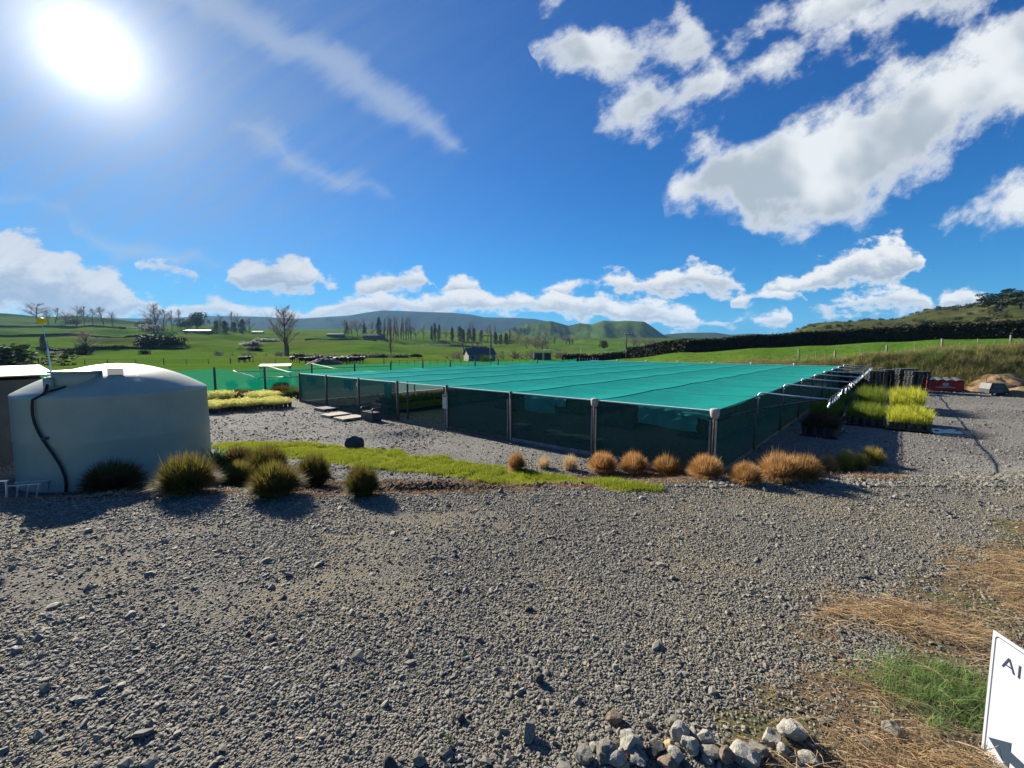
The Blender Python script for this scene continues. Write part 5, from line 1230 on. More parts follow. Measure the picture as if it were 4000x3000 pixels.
# ------------------------------------------------------------------ trees: unit meshes (height 1, width 1)
def bare_tree(seed, poplar=False, ivy=False, n1=26, n2=8, n3=6, spread=1.0):
    r = random.Random(seed); tr = MB(); cr = MB()
    def axis_pts(p, d, L, n, up, jit):
        pts = [p]; dd = d.copy()
        for k in range(n):
            dd = (dd + Vector((r.gauss(0, jit), r.gauss(0, jit), up))).normalized(); pts.append(pts[-1] + dd * L / n)
        return pts, dd
    def side(d, el):
        ax = d.orthogonal().normalized(); ax.rotate(Matrix.Rotation(r.uniform(0, 6.28), 3, d)); nd = d.copy(); nd.rotate(Matrix.Rotation(el, 3, ax)); return nd
    def strip(p, d, L, w_, up):
        m = p + d * L * .5; e = p + (d + Vector((0, 0, up))).normalized() * L; s = d.orthogonal().normalized() * w_; s.rotate(Matrix.Rotation(r.uniform(0, 6.28), 3, d))
        cr.add([p - s, p + s, m + s * .6, m - s * .6, e], [(0, 1, 2, 3), (3, 2, 4)])
    trunk, _ = axis_pts(Vector((0, 0, -.02)), Vector((0, 0, 1)), .98, 8, .05, .05)
    tr.tube(trunk, [.018 * (1 - .11 * k) + .0015 for k in range(9)], 6, False)
    for i in range(n1):
        t = r.uniform(.16, .97) if not poplar else r.uniform(.08, .98); k = min(7, int(t * 8)); p = trunk[k].lerp(trunk[k + 1], t * 8 - k)
        L1 = (.46 * (1 - t) ** .75 + .07) * r.uniform(.75, 1.15) if not poplar else .24 * (1 - t) ** .5 * r.uniform(.6, 1.1) + .03
        el = r.uniform(.55, 1.0) if not poplar else r.uniform(.16, .36)
        d = side((trunk[k + 1] - trunk[k]).normalized(), el * spread); b1, d1 = axis_pts(p, d, L1, 4, .13 if not poplar else .10, .07)
        tr.tube(b1, [.0085 * (1 - .75 * t) * (1 - .2 * q) + .0009 for q in range(5)], 4, False)
        for j in range(n2):
            u = r.uniform(.2, 1.0); q = min(3, int(u * 4)); p2 = b1[q].lerp(b1[q + 1], u * 4 - q); L2 = L1 * r.uniform(.28, .55)
            d2 = side((b1[q + 1] - b1[q]).normalized(), r.uniform(.35, .85) if not poplar else r.uniform(.2, .4)); b2, _ = axis_pts(p2, d2, L2, 2, .12, .08)
            cr.tube(b2, [.0026, .0018, .0009], 3, False)
            for m in range(n3):
                u2 = r.uniform(.1, 1.0); q2 = min(1, int(u2 * 2)); p3 = b2[q2].lerp(b2[q2 + 1], u2 * 2 - q2)
                strip(p3, side((b2[q2 + 1] - b2[q2]).normalized(), r.uniform(.3, .8) if not poplar else .3), L2 * r.uniform(.35, .7), .0013, .5)
    if ivy: tr.tube([(0, 0, 0), (.01, 0, .16), (0, .01, .34)], [.040, .036, .022], 8)
    zs = max(v[2] for v in cr.v); xs = 2.0 * np.percentile(np.hypot([v[0] for v in cr.v], [v[1] for v in cr.v]), 98)
    for b in (tr, cr): b.v = [(v[0] / xs, v[1] / xs, v[2] / zs) for v in b.v]
    return tr.mesh('trunk', M['bark']), cr.mesh('crown', M['twig'])
def leafy(seed, shape, n, sz, m):
    r = random.Random(seed); b = MB(); lumps = []
    if shape == 'cone': lumps = [(Vector((r.gauss(0, .06), r.gauss(0, .06), .15 + .8 * k / 9)), .42 * (1 - k / 10) + .05, .12) for k in range(10)]
    elif shape == 'column': lumps = [(Vector((r.gauss(0, .08), r.gauss(0, .08), .12 + .8 * k / 9)), (.34 + r.uniform(-.08, .08)) * (1 - .5 * (k / 9) ** 3), .13) for k in range(10)]
    elif shape == 'round': lumps = [(Vector((r.gauss(0, .20), r.gauss(0, .20), r.uniform(.25, .78))), r.uniform(.18, .30), r.uniform(.14, .22)) for _ in range(13)]
    elif shape == 'layer': lumps = [(Vector((r.uniform(-.34, .34), r.uniform(-.3, .3), z)), r.uniform(.14, .26), r.uniform(.05, .09)) for z in np.linspace(.28, .93, 15)]
    else: lumps = [(Vector((r.uniform(-.38, .38), r.uniform(-.38, .38), r.uniform(.12, .45))), r.uniform(.16, .28), r.uniform(.22, .42)) for _ in range(11)]
    for i in range(n):
        c, rx, rz = lumps[i % len(lumps)]; d = Vector((r.gauss(0, 1), r.gauss(0, 1), r.gauss(0, 1))).normalized(); k = r.uniform(.55, 1.08)
        p = c + Vector((d.x * rx * k, d.y * rx * k, d.z * rz * k)); p.z = max(p.z, .01)
        u = Vector((r.gauss(0, 1), r.gauss(0, 1), r.gauss(0, .7))).normalized() * sz * r.uniform(.6, 1.3); w_ = u.orthogonal().normalized() * sz * r.uniform(.5, 1.0)
        b.add([p - u, p + w_, p + u, p - w_ * .8], [(0, 1, 2), (0, 2, 3)])
    return b.mesh('crown', m)
trunk_s = MB().tube([(0, 0, -.04), (.01, 0, .3), (0, .01, .7)], [.035, .025, .012], 6).mesh('trunk', M['bark'])
BT = [bare_tree(s) for s in (1, 2, 3)]; BTB = bare_tree(9, ivy=True, n1=34, n2=9, n3=6)
PO = [bare_tree(20 + s, poplar=True, n1=40, n2=5, n3=4) for s in range(2)]
CO = [(trunk_s, leafy(40 + s, 'column', 1500, .035, M['conifer'])) for s in range(2)] 
CN = [(trunk_s, leafy(50, 'cone', 1400, .035, M['conifer']))]
RO = [(trunk_s, leafy(60 + s, 'round', 2200, .030, M['dark_leaf'])) for s in range(2)]
LA = [(trunk_s, leafy(70 + s, 'layer', 3000, .022, M['dark_leaf'])) for s in range(2)]
BU_ = [leafy(80 + s, 'bush', 1100, .055, M['dark_leaf']) for s in range(2)]
BUG = [leafy(84, 'bush', 1300, .035, M['bright_leaf'])]
SCR = [leafy(86 + s, 'bush', 500, .06, M['scrub_leaf']) for s in range(3)]
def thicket(seed):
    r = random.Random(seed); b = MB()
    for i in range(7):
        t_, c_ = bare_tree(seed * 10 + i, n1=16, n2=6, n3=5); ox, oy, s_, h_ = r.uniform(-.34, .34), r.uniform(-.34, .34), r.uniform(.40, .62), r.uniform(.6, 1.0)
        for me in (t_, c_): b.add([(v.co.x * s_ + ox, v.co.y * s_ + oy, v.co.z * h_ - .06) for v in me.vertices], [list(p.vertices) for p in me.polygons])
    return b.mesh('thicket', M['twig_grey'])
THK = [thicket(90 + s) for s in range(2)]
TREE_N = [0]
def tree(kind, px, base, hpx, wpx, lab, grp, Y=None, name=None):
    p = hit(px, base) if Y is None else gz(at(px, base, Y).x, Y)
    k = p.y / F; W, Hh = wpx * k, hpx * k; TREE_N[0] += 1; i = TREE_N[0]
    sets = {'bare': (BT, 'bare_tree'), 'bigbare': ([BTB], 'bare_tree'), 'poplar': (PO, 'poplar_tree'), 'conifer': (CO, 'conifer_tree'), 'cone': (CN, 'conifer_tree'), 'round': (RO, 'broadleaf_tree'), 'layer': (LA, 'spreading_tree')}
    if kind in sets:
        ms, nm = sets[kind]; t_, c_ = ms[i % len(ms)]
        e = empty(nm, p, lab, 'tree', grp, rnd(0, 6.28), (W, W, Hh)); link('trunk', t_, e); link('crown', c_, e); return e
    ms, nm, cat = {'bush': (BU_, 'bush', 'bush'), 'green': (BUG, 'bush', 'bush'), 'thicket': (THK, 'thicket', 'thicket')}[kind]
    o = link(nm, ms[i % len(ms)]); o.location = p - Vector((0, 0, .05 * Hh)); o.scale = (W, W, Hh * (1.15 if kind != 'thicket' else 1.0)); o.rotation_euler = (0, 0, rnd(0, 6.28)); return tag(o, lab, cat, grp)
G_sky, G_mid = 'bare trees on the left skyline', 'bare poplars on the far paddocks'
G_con = 'dark conifers behind the far paddocks'; G_bush = 'bushes along the paddock drains'
tree('bigbare', 1120, 1390, 205, 150, 'tall bare tree with a dark ivy trunk standing alone in the paddock', None)
tree('bush', 60, 1428, 110, 260, 'large dark shrub mass above the shed roof at the left edge', G_bush); tree('cone', 175, 1386, 72, 42, 'small dark conical tree right of the shrub mass at the left edge', G_con)
tree('bush', 268, 1386, 32, 34, 'round dark bush right of the small conical tree', G_bush); tree('bare', 335, 1386, 100, 130, 'low spreading bare tree with forked ivy covered limbs', G_sky)
tree('bush', 330, 1387, 58, 60, 'dark ivy mass at the foot of the forked bare tree', G_bush)
tree('bush', 572, 1383, 22, 40, 'square dark bush alone on the paddock above the tank dome', G_bush); tree('bush', 460, 1360, 16, 44, 'low dark bush on the terrace left of the tank dome top', G_bush)
for px, b_, h_, w_, lab in [(150, 1262, 82, 120, 'wide bare tree on the skyline nearest the left edge'), (215, 1262, 62, 70, 'thin bare tree right of the widest skyline tree at left'), (300, 1270, 80, 60, 'bare tree pair on the left skyline, its left half'), (330, 1270, 78, 55, 'bare tree pair on the left skyline, its right half'),
        (405, 1268, 70, 75, 'low bare tree on the skyline right of the bare pair'), (615, 1296, 118, 120, 'large fan shaped bare tree on the skyline above the tank'), (672, 1292, 84, 40, 'narrow bare tree right of the fan shaped one'), (708, 1290, 84, 40, 'narrow bare tree beside the white farm roof')]:
    tree('bare', px, b_, h_, w_, lab, G_sky)
for i, (px, b_, h_, w_) in enumerate([(190, 1266, 60, 60), (255, 1268, 50, 60), (365, 1270, 66, 60), (440, 1268, 52, 60), (590, 1296, 72, 60), (640, 1296, 90, 80), (745, 1290, 64, 40), (860, 1296, 72, 50), (900, 1296, 80, 50), (935, 1296, 74, 50), (975, 1298, 60, 50), (1345, 1308, 62, 50), (1375, 1310, 60, 60), (1420, 1312, 66, 50), (1450, 1314, 60, 50), (1625, 1326, 60, 50), (1740, 1330, 52, 50), (1905, 1334, 60, 50), (2020, 1345, 56, 60), (2130, 1350, 56, 60)]):
    tree('bare', px, b_, h_, w_, 'hazy bare tree filling a gap in the tree belts along the far hillsides', 'bare trees in the far tree belts')
for px, b_, h_, w_, kd, lab in [(770, 1288, 76, 70, 'round', 'broad dark tree with a pointed top behind the white farm roof'), (730, 1288, 44, 60, 'round', 'low dark tree left of the pointed broad tree'), (845, 1300, 46, 40, 'conifer', 'dark conifer at the left end of the clump'), (880, 1300, 44, 38, 'conifer', 'dark conifer second in the clump'), (916, 1300, 40, 36, 'conifer', 'dark conifer in the middle of the clump'), (948, 1300, 50, 34, 'conifer', 'tall dark conifer at the right end of the clump'),
        (560, 1292, 40, 60, 'round', 'low dark tree left of the fan shaped bare tree'), (300, 1275, 38, 60, 'round', 'dark tree under the bare pair on the left skyline'), (600, 1300, 36, 90, 'round', 'dark trees at the foot of the fan shaped bare tree'),
        (1295, 1262, 26, 40, 'round', 'small dark tree on the distant ridge right of the lone bare tree'), (1356, 1310, 48, 26, 'cone', 'small conical conifer on the far paddock'), (1481, 1322, 78, 30, 'conifer', 'tall narrow conifer beside the black shed'), (1425, 1312, 46, 24, 'cone', 'dark conifer left of the black shed')]:
    tree(kd, px, b_, h_, w_, lab, G_con)
tree('bare', 1397, 1312, 70, 56, 'dark bare tree left of the black shed', G_sky)
for i, px in enumerate((1500, 1512, 1524, 1536, 1548, 1556, 1566, 1576, 1586, 1596, 1606)):
    tree('poplar', px, 1324 + (i % 3), 84 + (i * 7) % 14, 22, 'bare poplar in the dense grey row on the hillside behind the roof', 'row of bare poplars on the hillside')
tree('poplar', 1527, 1392, 155, 34, 'tall pale bare poplar standing in front of the poplar row', G_mid)
tree('bare', 1655, 1328, 62, 40, 'small round bare tree right of the poplar row', G_sky)
for px, b_, h_, w_, lab in [(1686, 1330, 56, 13, 'slim dark conifer at the left of the tall trio'), (1700, 1330, 66, 15, 'tallest slim conifer in the trio'), (1716, 1330, 60, 18, 'right hand conifer of the tall trio'), (1766, 1332, 52, 22, 'pointed conifer left of the square topped one'), (1797, 1334, 56, 38, 'square topped dark conifer'), (1812, 1334, 46, 18, 'short conifer touching the square topped one'),
        (1830, 1334, 48, 20, 'pointed conifer left of the middle gap'), (1851, 1336, 52, 28, 'dark conifer in the middle of the line'), (1880, 1332, 42, 26, 'small conifer left of the power pole'), (1937, 1346, 46, 24, 'dark conifer just right of the power pole'), (1956, 1346, 40, 22, 'second dark conifer right of the power pole'), (1978, 1346, 44, 26, 'third dark conifer right of the power pole')]:
    tree('conifer', px, b_, h_, w_, lab, 'line of conifers on the hillside')
for px, b_, h_, w_, lab in [(2010, 1300, 26, 26, 'dark round topped tree on the green ridge, left of three'), (2036, 1302, 22, 16, 'dark small tree on the green ridge, middle of three'), (2052, 1302, 22, 16, 'dark small tree on the green ridge, right of three')]: tree('round', px, b_, h_, w_, lab, 'three dark trees on the green ridge')
for i, (px, b_, h_) in enumerate([(1690, 1328, 66), (1712, 1326, 64), (1840, 1330, 70), (1852, 1332, 74), (1918, 1330, 62), (1930, 1332, 66), (1990, 1335, 54), (1812, 1376, 50), (1842, 1376, 48), (1872, 1376, 44), (2164, 1346, 36), (2212, 1346, 34), (2226, 1346, 36), (2238, 1346, 30)]):
    tree('poplar', px, b_, h_, 20, 'thin bare poplar standing among the conifers and paddocks behind the roof', G_mid)
for px, b_, h_, w_, lab in [(2100, 1362, 62, 120, 'largest domed thicket of bare purple grey twigs'), (2000, 1400, 44, 120, 'low bare thicket right of the farmhouse'), (2075, 1402, 42, 100, 'low bare thicket left of the carport'), (2165, 1402, 46, 110, 'low bare thicket right of the carport'), (1790, 1402, 32, 110, 'low bare thicket left of the farmhouse'), (1985, 1330, 28, 70, 'grey thicket behind the third conifer'), (2060, 1345, 36, 70, 'grey thicket left of the largest one'), (2190, 1330, 26, 70, 'grey thicket on the hillside right of the largest one'),
        (2490, 1350, 40, 120, 'bare thicket behind the right power pole'), (2560, 1345, 30, 70, 'small bare thicket at the hill foot'), (1940, 1402, 30, 60, 'low bare thicket beside the power pole'), (880, 1388, 26, 100, 'brown bramble mound on the paddock, left of the lone tree'), (972, 1388, 20, 70, 'smaller brown bramble mound next to the left one'), (1070, 1392, 30, 90, 'brambles at the foot of the lone bare tree')]:
    tree('thicket', px, b_, h_, w_, lab, 'bare thickets in the valley')
tree('round', 2360, 1366, 40, 36, 'small olive green tree before the far hills right of the carport', G_con); tree('green', 1897, 1413, 38, 40, 'bright rounded shrub beside the dark roofed farmhouse', G_bush)
for i, (px, b_, h_, w_) in enumerate([(1180, 1395, 20, 70), (1240, 1396, 18, 70), (1290, 1397, 18, 60), (1400, 1396, 20, 70), (1450, 1396, 22, 70), (1500, 1396, 20, 60), (1560, 1396, 18, 70), (1620, 1394, 16, 60)]):
    tree('bush', px, b_, h_, w_, 'low dark bush in the broken hedge line across the paddock', 'broken hedge line across the paddock')
for i, (px, b_, h_, w_) in enumerate([(560, 1352, 36, 80), (620, 1348, 52, 110), (680, 1345, 46, 90), (600, 1330, 30, 90), (960, 1350, 18, 70), (1000, 1345, 16, 60), (1040, 1335, 18, 90), (980, 1368, 20, 70)]):
    tree('bush', px, b_, h_, w_, 'dark gully bush on the terraced hillside left of the lone tree', 'gully bushes on the hillside')
for px, b_, h_, w_, lab in [(3905, 1243, 76, 140, 'spreading dark tree at the left of the hilltop pair at right'), (3985, 1226, 84, 120, 'taller spreading dark tree at the right of the hilltop pair'), (4080, 1230, 90, 150, 'dark tree mass beyond the right picture edge')]: tree('layer', px, b_, h_, w_, lab, 'dark trees on the right hilltop', Y=185)
for px, b_, h_, w_, lab in [(3535, 1285, 26, 44, 'dark round bush above the long hedge'), (3640, 1272, 26, 70, 'dark broad bush above the hedge, second from the left'), (3850, 1255, 24, 60, 'dark bush below the hilltop pair')]: tree('bush', px, b_, h_, w_, lab, 'bushes above the long hedge')
tree('bare', 3222, 1268, 16, 14, 'tiny lone tree on top of the scrubby hill', G_sky)
P = zone_pts(900, 10, 40, 900, 120, 620); P = P[:900]
if len(P): up_scatter('hillside_scrub', P, [bpy.data.objects.new('scrub_pattern', m_) for m_ in SCR], 1.6, 4.6, .1, -.3)

# ------------------------------------------------------------------ hedges
def hedge(path, hh, ww, lab, n, grp='hedges'):
    o0 = path[0]; b = MB(); r = random.Random(len(path) * 7 + n); tot = sum((path[i + 1] - path[i]).length for i in range(len(path) - 1))
    def along(t):
        d = t * tot
        for i in range(len(path) - 1):
            s = path[i + 1] - path[i]
            if d <= s.length or i == len(path) - 2: 
                f = min(1, d / s.length); q = path[i] + s * f; return Vector((q.x, q.y, H(q.x, q.y) - .2)), Vector((-s.y, s.x, 0)).normalized()
            d -= s.length
    sec = [(-.5, 0), (-.54, .35), (-.50, .72), (-.40, .93), (-.15, 1.0), (.15, 1.0), (.40, .93), (.50, .72), (.54, .35), (.5, 0)]
    nl = int(tot / .7); base = [along(i / nl) for i in range(nl + 1)]
    rows = []
    for i, (q, nr_) in enumerate(base):
        k = 1 + .09 * mnoise.noise(q * .35); rows.append([q + nr_ * (x * ww * (1 + .22 * mnoise.noise(q * .9 + Vector((x * 3, z * 3, 0))))) + Vector((0, 0, z * hh * k + .06 * mnoise.noise(q * 1.3 + Vector((x * 9, 0, 0))))) - o0 for x, z in sec])
    m_ = len(sec); v = [p for rw in rows for p in rw]
    b.add(v, [(i * m_ + j, i * m_ + j + 1, (i + 1) * m_ + j + 1, (i + 1) * m_ + j) for i in range(nl) for j in range(m_ - 1)] + [tuple(range(m_)), tuple((nl) * m_ + j for j in range(m_ - 1, -1, -1))])
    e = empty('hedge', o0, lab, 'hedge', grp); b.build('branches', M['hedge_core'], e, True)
    f = MB()
    for _ in range(n):
        i = r.randrange(nl); j = r.randrange(m_ - 1); a = Vector(rows[i][j]).lerp(Vector(rows[i + 1][j + 1]), r.random()); s = r.uniform(.10, .34)
        u = Vector((r.gauss(0, 1), r.gauss(0, 1), r.gauss(0, 1))).normalized() * s; w_ = u.orthogonal().normalized() * s * .7; a = a + Vector((r.gauss(0, .14), r.gauss(0, .14), r.gauss(.03, .17)))
        f.add([a - u, a + w_, a + u, a - w_], [(0, 1, 2), (0, 2, 3)])
    f.build('foliage', M['hedge'], e); return e
HP = [(2455, 1395, 118), (2560, 1388, 108), (2689, 1378, 98), (2850, 1366, 95), (3000, 1360, 93), (3200, 1350, 90), (3450, 1340, 84), (3700, 1331, 78), (4000, 1327, 71), (4300, 1325, 68)]
hedge([gz(at(px, py, Y).x, Y) for px, py, Y in HP], 2.75, 2.0, 'long clipped dark hedge along the top of the right paddock', 42000)
hedge([gz(at(px, 1400, Y).x, Y) for px, Y in ((2205, 96), (2270, 100), (2350, 106))], 1.9, 1.4, 'short dark hedge behind pale battens beyond the far roof edge', 2200)
hedge([gz(at(px, 1400, Y).x, Y) for px, Y in ((2352, 112), (2410, 116), (2470, 122))], 1.6, 1.2, 'short low hedge between the battened hedge and the long hedge', 2000)

for lab, pts, hh_, n__ in [('dark hedgerow along the top terrace of the left hillside', [(-60, 1279), (120, 1279), (300, 1281), (490, 1284)], 2.6, 2500), ('dark hedgerow along the middle terrace of the left hillside', [(-60, 1312), (150, 1311), (350, 1313), (560, 1318)], 2.0, 2200),
        ('low dark hedgerow at the foot of the left hillside', [(150, 1362), (360, 1361), (560, 1362), (720, 1364)], 1.1, 2200), ('low dark hedgerow along the far paddock right of the lone tree', [(1190, 1330), (1330, 1329), (1470, 1332)], 1.6, 1500), ('dark hedge line behind the conifer line on the hillside', [(1620, 1346), (1760, 1352), (1900, 1360)], 1.5, 1500)]:
    hedge([hit(*q) for q in pts], hh_, 2.2, lab, n__)
# ------------------------------------------------------------------ bank grass
bt = [proto('bank_tuft_pattern', blade_mb(26, .62, .12, .022, .75, 700 + i, 2), M['bank_blade']) for i in range(3)]; bg_ = [proto('bank_green_pattern', blade_mb(22, .42, .14, .026, .8, 710 + i, 2), M['bank_green']) for i in range(2)]
dn = lambda x, y: np.clip(.55 + 2.2 * fbm(x * .35, y * .35, 3, 101), .05, 1)
def bank_pts(n, f):
    P = zone_pts(n, 5, 26, 75, 22, 62, f); return P
up_scatter('long_bank_grass', bank_pts(11000, dn), bt, .55, 1.35, .25); up_scatter('green_bank_growth', bank_pts(5000, lambda x, y: 1 - dn(x, y)), bg_, .6, 1.5, .25)

# ------------------------------------------------------------------ power poles
def pole(px, top, Yp, lab):
    p = gz(at(px, 1400, Yp).x, Yp); hh = at(px, top, Yp).z - p.z; e = empty('power_pole', p, lab, 'power pole', 'power poles in the valley', rnd(-.2, .2))
    MB().tube([(0, 0, -.3), (0, 0, hh)], [.20, .14], 8).build('pole', M['wood'], e, True)
    MB().box((0, .14, hh - .35), (2.9, .12, .14)).build('crossarm', M['wood'], e)
    for x in (-1.3, -.5, .5, 1.3): MB().lathe([(.03, 0), (.07, .05), (.05, .18)], 8, (x, .14, hh - .28)).build('insulator', M['white_plastic'], e)
    MB().box((0, -.16, hh * .32), (.30, .03, .5)).build('marker_plate', M['white_plastic'], e); MB().tube([(0, .1, hh - 1.0), (.9, .14, hh - .42)], .03, 5).build('brace', M['wood'], e)
    return e
pole(1917, 1304, 78, 'near timber power pole with a crossarm beside the farmhouse'); pole(2445, 1300, 112, 'far timber power pole with a crossarm above the hedge corner')

# ------------------------------------------------------------------ farm buildings
def farmhouse(px, base, w_, d_, wall_h, roof_h, rz, lab, mw, mr, wins=(), name='farmhouse', cat='house', grp='farm buildings in the valley', door=None):
    p = hit(px, base); e = empty(name, p, lab, cat, grp, rz)
    b = MB(); b.box((0, 0, wall_h / 2 - .2), (w_, d_, wall_h + .4)); x = w_ / 2
    b.add([(-x, -d_ / 2, wall_h), (-x, d_ / 2, wall_h), (-x, 0, wall_h + roof_h * .96), (x, -d_ / 2, wall_h), (x, d_ / 2, wall_h), (x, 0, wall_h + roof_h * .96)], [(0, 2, 1), (3, 4, 5)]); b.build('wall', mw, e)
    r_ = MB(); o = .35
    for s in (-1, 1): r_.add([(-x - o, s * (d_ / 2 + o), wall_h - .12), (x + o, s * (d_ / 2 + o), wall_h - .12), (x + o, 0, wall_h + roof_h), (-x - o, 0, wall_h + roof_h), (-x - o, s * (d_ / 2 + o), wall_h - .22), (x + o, s * (d_ / 2 + o), wall_h - .22), (x + o, 0, wall_h + roof_h - .1), (-x - o, 0, wall_h + roof_h - .1)], [(0, 1, 2, 3), (4, 5, 6, 7), (0, 1, 5, 4), (0, 3, 7, 4), (1, 2, 6, 5)])
    r_.build('roof', mr, e)
    for wx in wins: f = MB().box((wx, -d_ / 2 - .02, wall_h * .55), (1.2, .06, 1.0)).build('window', M['white_plastic'], e); MB().box((wx, -d_ / 2 - .06, wall_h * .55), (1.05, .03, .85)).build('pane', M['glass'], f)
    if door is not None: MB().box((door, -d_ / 2 - .03, 1.0), (.95, .06, 2.0)).build('door', M['shed_wall'], e)
    return e
farmhouse(1872, 1409, 7.4, 5.5, 1.9, 1.7, .35, 'cream farmhouse with a dark blue gable roof beside the near power pole', M['house_wall'], M['house_roof'], (-2.6, 2.4), door=0)
farmhouse(1462, 1322, 26, 10, 3.4, 2.4, .1, 'long black farm shed on the hillside left of the poplar row', M['shed_wall'], M['shed_wall'], (), 'farm_shed', 'shed')
farmhouse(775, 1296, 36, 8, 1.6, .8, 0, 'long white roofed farm building on the left hillside', M['shed_wall'], M['white_plastic'], (), 'farm_shed', 'shed')
farmhouse(1008, 1302, 15, 8, 2.0, 1.6, .3, 'small pale roofed shed left of the lone bare tree', M['shed_wall'], M['iron_roof'], (), 'farm_shed', 'shed')
farmhouse(1312, 1314, 24, 8, 3, 1.5, 0, 'dark flat shed on the far paddock right of the lone tree', M['shed_wall'], M['house_roof'], (), 'farm_shed', 'shed')
p = hit(2120, 1407); cpt = empty('carport', p, 'open carport with a dark roof and white posts among the thickets', 'carport', 'farm buildings in the valley')
MB().box((0, 0, 2.3), (5.5, 4, .18)).build('roof', M['house_roof'], cpt)
for sx in (-2.5, 0, 2.5):
    for sy in (-1.8, 1.8): MB().box((sx, sy, 1.1), (.14, .14, 2.2)).build('post', M['white_plastic'], cpt)
MB().box((0, 1.8, 1.0), (5, .1, 2)).build('wall', M['shed_wall'], cpt)

# ------------------------------------------------------------------ valley fences
def batten_fence(pts, step, hh, m, lab, name='batten_fence', rails=(.5, .95), grp='fences in the valley', th=.10):
    o0 = pts[0]; e = empty(name, o0, lab, 'fence', grp); k = 0; tops = []
    for a, c in zip(pts, pts[1:]):
        n = max(1, int((c - a).length / step))
        for i in range(n):
            q = a.lerp(c, i / n); q = gz(q.x, q.y); h_ = hh * (1.25 if k % 5 == 0 else 1.0); t_ = th * (1.5 if k % 5 == 0 else 1); k += 1
            MB().box(q - o0 + Vector((0, 0, h_ / 2 - .1)), (t_, t_, h_ + .2)).build('post' if k % 5 == 1 else 'batten', m, e); tops.append(q - o0)
    for lv in rails: MB().tube([t + Vector((0, 0, hh * lv)) for t in tops], .018, 4).build('wire', M['cable'] if m != M['white_plastic'] else m, e)
    return e
def gp_(px, base, Y=None): return hit(px, base) if Y is None else gz(at(px, base, Y).x, Y)
batten_fence([gp_(1500, 1416, 88), gp_(1800, 1416, 88), gp_(2195, 1416, 92)], 1.5, 1.15, M['post_old'], 'long post and batten fence just beyond the far roof edge')
batten_fence([gp_(2204, 1416, 90), gp_(2275, 1412, 94), gp_(2345, 1408, 99)], .9, 1.2, M['post_old'], 'pale batten fence in front of the short dark hedge')
batten_fence([gp_(150, 1412, 98), gp_(420, 1414, 100), (gp_(640, 1413, 101)), gp_(900, 1413, 102)], 4.5, 1.15, M['wood'], 'thin paddock fence crossing behind the water tank dome', rails=(.4, .7, .95))
batten_fence([gp_(900, 1413, 102), gp_(1160, 1412, 106), gp_(1420, 1411, 110)], 4.5, 1.15, M['wood'], 'thin paddock fence behind the lean-to and the cows', rails=(.4, .7, .95))
e = empty('white_rail', gp_(2130, 1405, 118), 'white tape rail sagging across the paddock to the far power pole', 'rail', 'fences in the valley'); o0 = Vector(e.location)
rp = [at(px, py, Y) for px, py, Y in ((2125, 1366, 118), (2180, 1368, 119), (2230, 1364, 120), (2270, 1359, 121), (2310, 1366, 122), (2360, 1370, 123), (2420, 1367, 124), (2490, 1356, 125))]
MB().tube([q - o0 for q in rp], .09, 5).build('tape', M['white_plastic'], e, True)
for i in (0, 3, 7):
    q = rp[i]; MB().box(Vector((q.x, q.y, (q.z + H(q.x, q.y)) / 2)) - o0, (.12, .12, q.z - H(q.x, q.y))).build('post', M['white_plastic'], e)

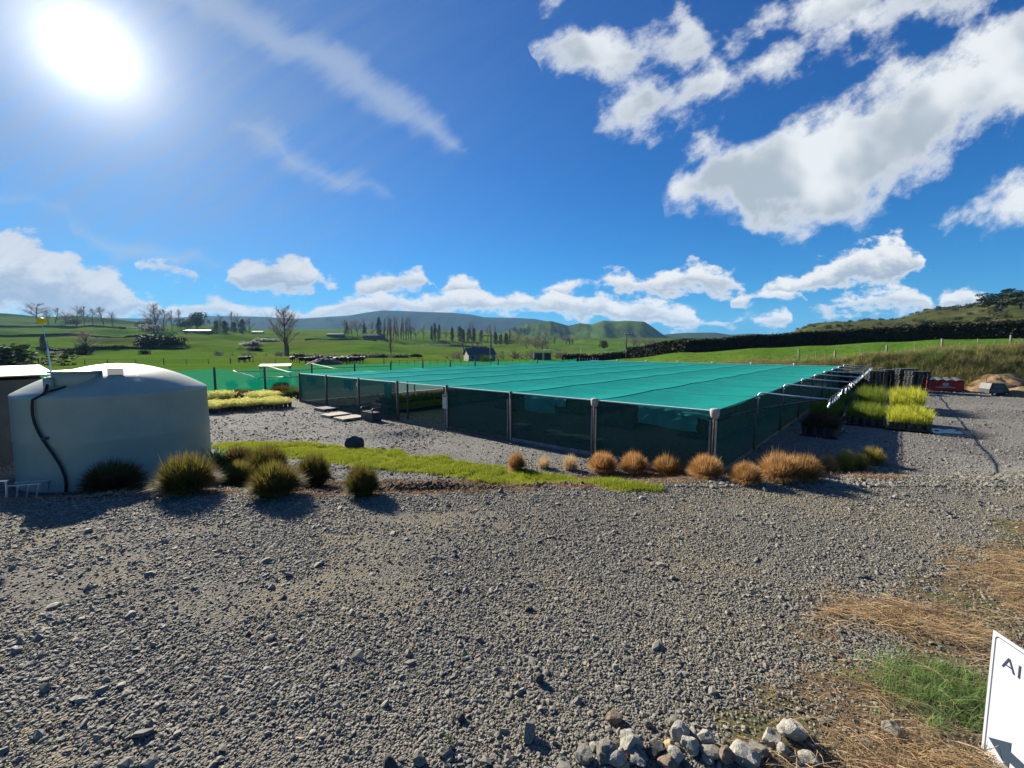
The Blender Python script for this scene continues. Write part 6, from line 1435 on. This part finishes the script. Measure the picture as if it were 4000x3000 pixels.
# ------------------------------------------------------------------ cows and soil heap
cb = MB(); cb.tube([(-.95, 0, 1.02), (-.85, 0, 1.02), (-.4, 0, .98), (.2, 0, .96), (.62, 0, 1.03), (.78, 0, 1.08)], [.12, .32, .37, .40, .35, .2], 10)
cb.tube([(.66, 0, 1.12), (.95, 0, 1.22), (1.08, 0, 1.25)], [.22, .15, .14], 8); cb.tube([(1.02, 0, 1.30), (1.18, 0, 1.22), (1.42, 0, 1.02)], [.13, .14, .08], 8)
for s in (-1, 1):
    cb.tube([(.52, s * .2, .9), (.54, s * .2, .45), (.52, s * .2, 0)], [.13, .065, .05], 6); cb.tube([(-.72, s * .2, .95), (-.62, s * .2, .68), (-.80, s * .2, .42), (-.76, s * .2, 0)], [.2, .12, .065, .05], 6)
    cb.add([(1.06, s * .1, 1.34), (1.0, s * .28, 1.36), (1.1, s * .24, 1.28)], [(0, 1, 2)])
cb.tube([(-.95, 0, 1.15), (-1.05, 0, .9), (-1.03, 0, .45)], [.04, .025, .03], 5); cb.tube([(-.45, 0, .70), (-.30, 0, .56), (-.15, 0, .66)], [.12, .14, .08], 6)
cme = cb.mesh('cow', M['cow_hide'], True)
for i, (px, py) in enumerate([(948, 1416), (966, 1413), (1143, 1414), (1186, 1420), (1204, 1422), (1226, 1419), (1300, 1416), (1313, 1420), (1326, 1417), (1338, 1422), (1352, 1419), (1362, 1413), (1372, 1421), (1380, 1416), (1390, 1421), (1398, 1414), (1408, 1418), (1345, 1412), (1418, 1412), (1240, 1412)]):
    o = link('cow', cme); o.location = hit(px, py); o.rotation_euler = (0, 0, random.choice((0, 3.14, .4, 2.7, -.5)) + rnd(-.4, .4)); o.scale = (1.15,) * 3
    lab = {0: 'black cow lying apart on the paddock, leftmost of the herd', 1: 'black cow beside the leftmost one on the paddock', 2: 'black and white cow alone above the lean-to roof'}.get(i, 'black and white cow standing in the herd around the dark soil heap')
    tag(o, lab, 'cow', 'cows in the paddock')
heap(1272, 1424, 4.6, 2.6, 1.6, M['mound'], 'dark soil heap on the paddock among the cows', 13, 'heap', 'soil_heap')

# ------------------------------------------------------------------ haze
zlo, zhi = float(GZ.min()) - 1.2, float(GZ.max()) + 12
hx, hy0, hy1 = 7300.0, -80.0, 5900.0
hb = MB(); hb.box((0, (hy0 + hy1) / 2, (zlo + zhi) / 2), (2 * hx, hy1 - hy0, zhi - zlo))
hm = bpy.data.materials.new('air'); hm.use_nodes = True; n_ = NT(hm.node_tree); n_.n.clear()
pv = n_.node('ShaderNodeVolumePrincipled'); pv.inputs['Color'].default_value = (0.34, 0.64, 1.0, 1); pv.inputs['Density'].default_value = 6e-5; pv.inputs['Anisotropy'].default_value = 0.1
ho = n_.node('ShaderNodeOutputMaterial'); n_.link(pv.outputs[0], ho.inputs['Volume'])
tag(hb.build('haze', hm), kind='stuff')
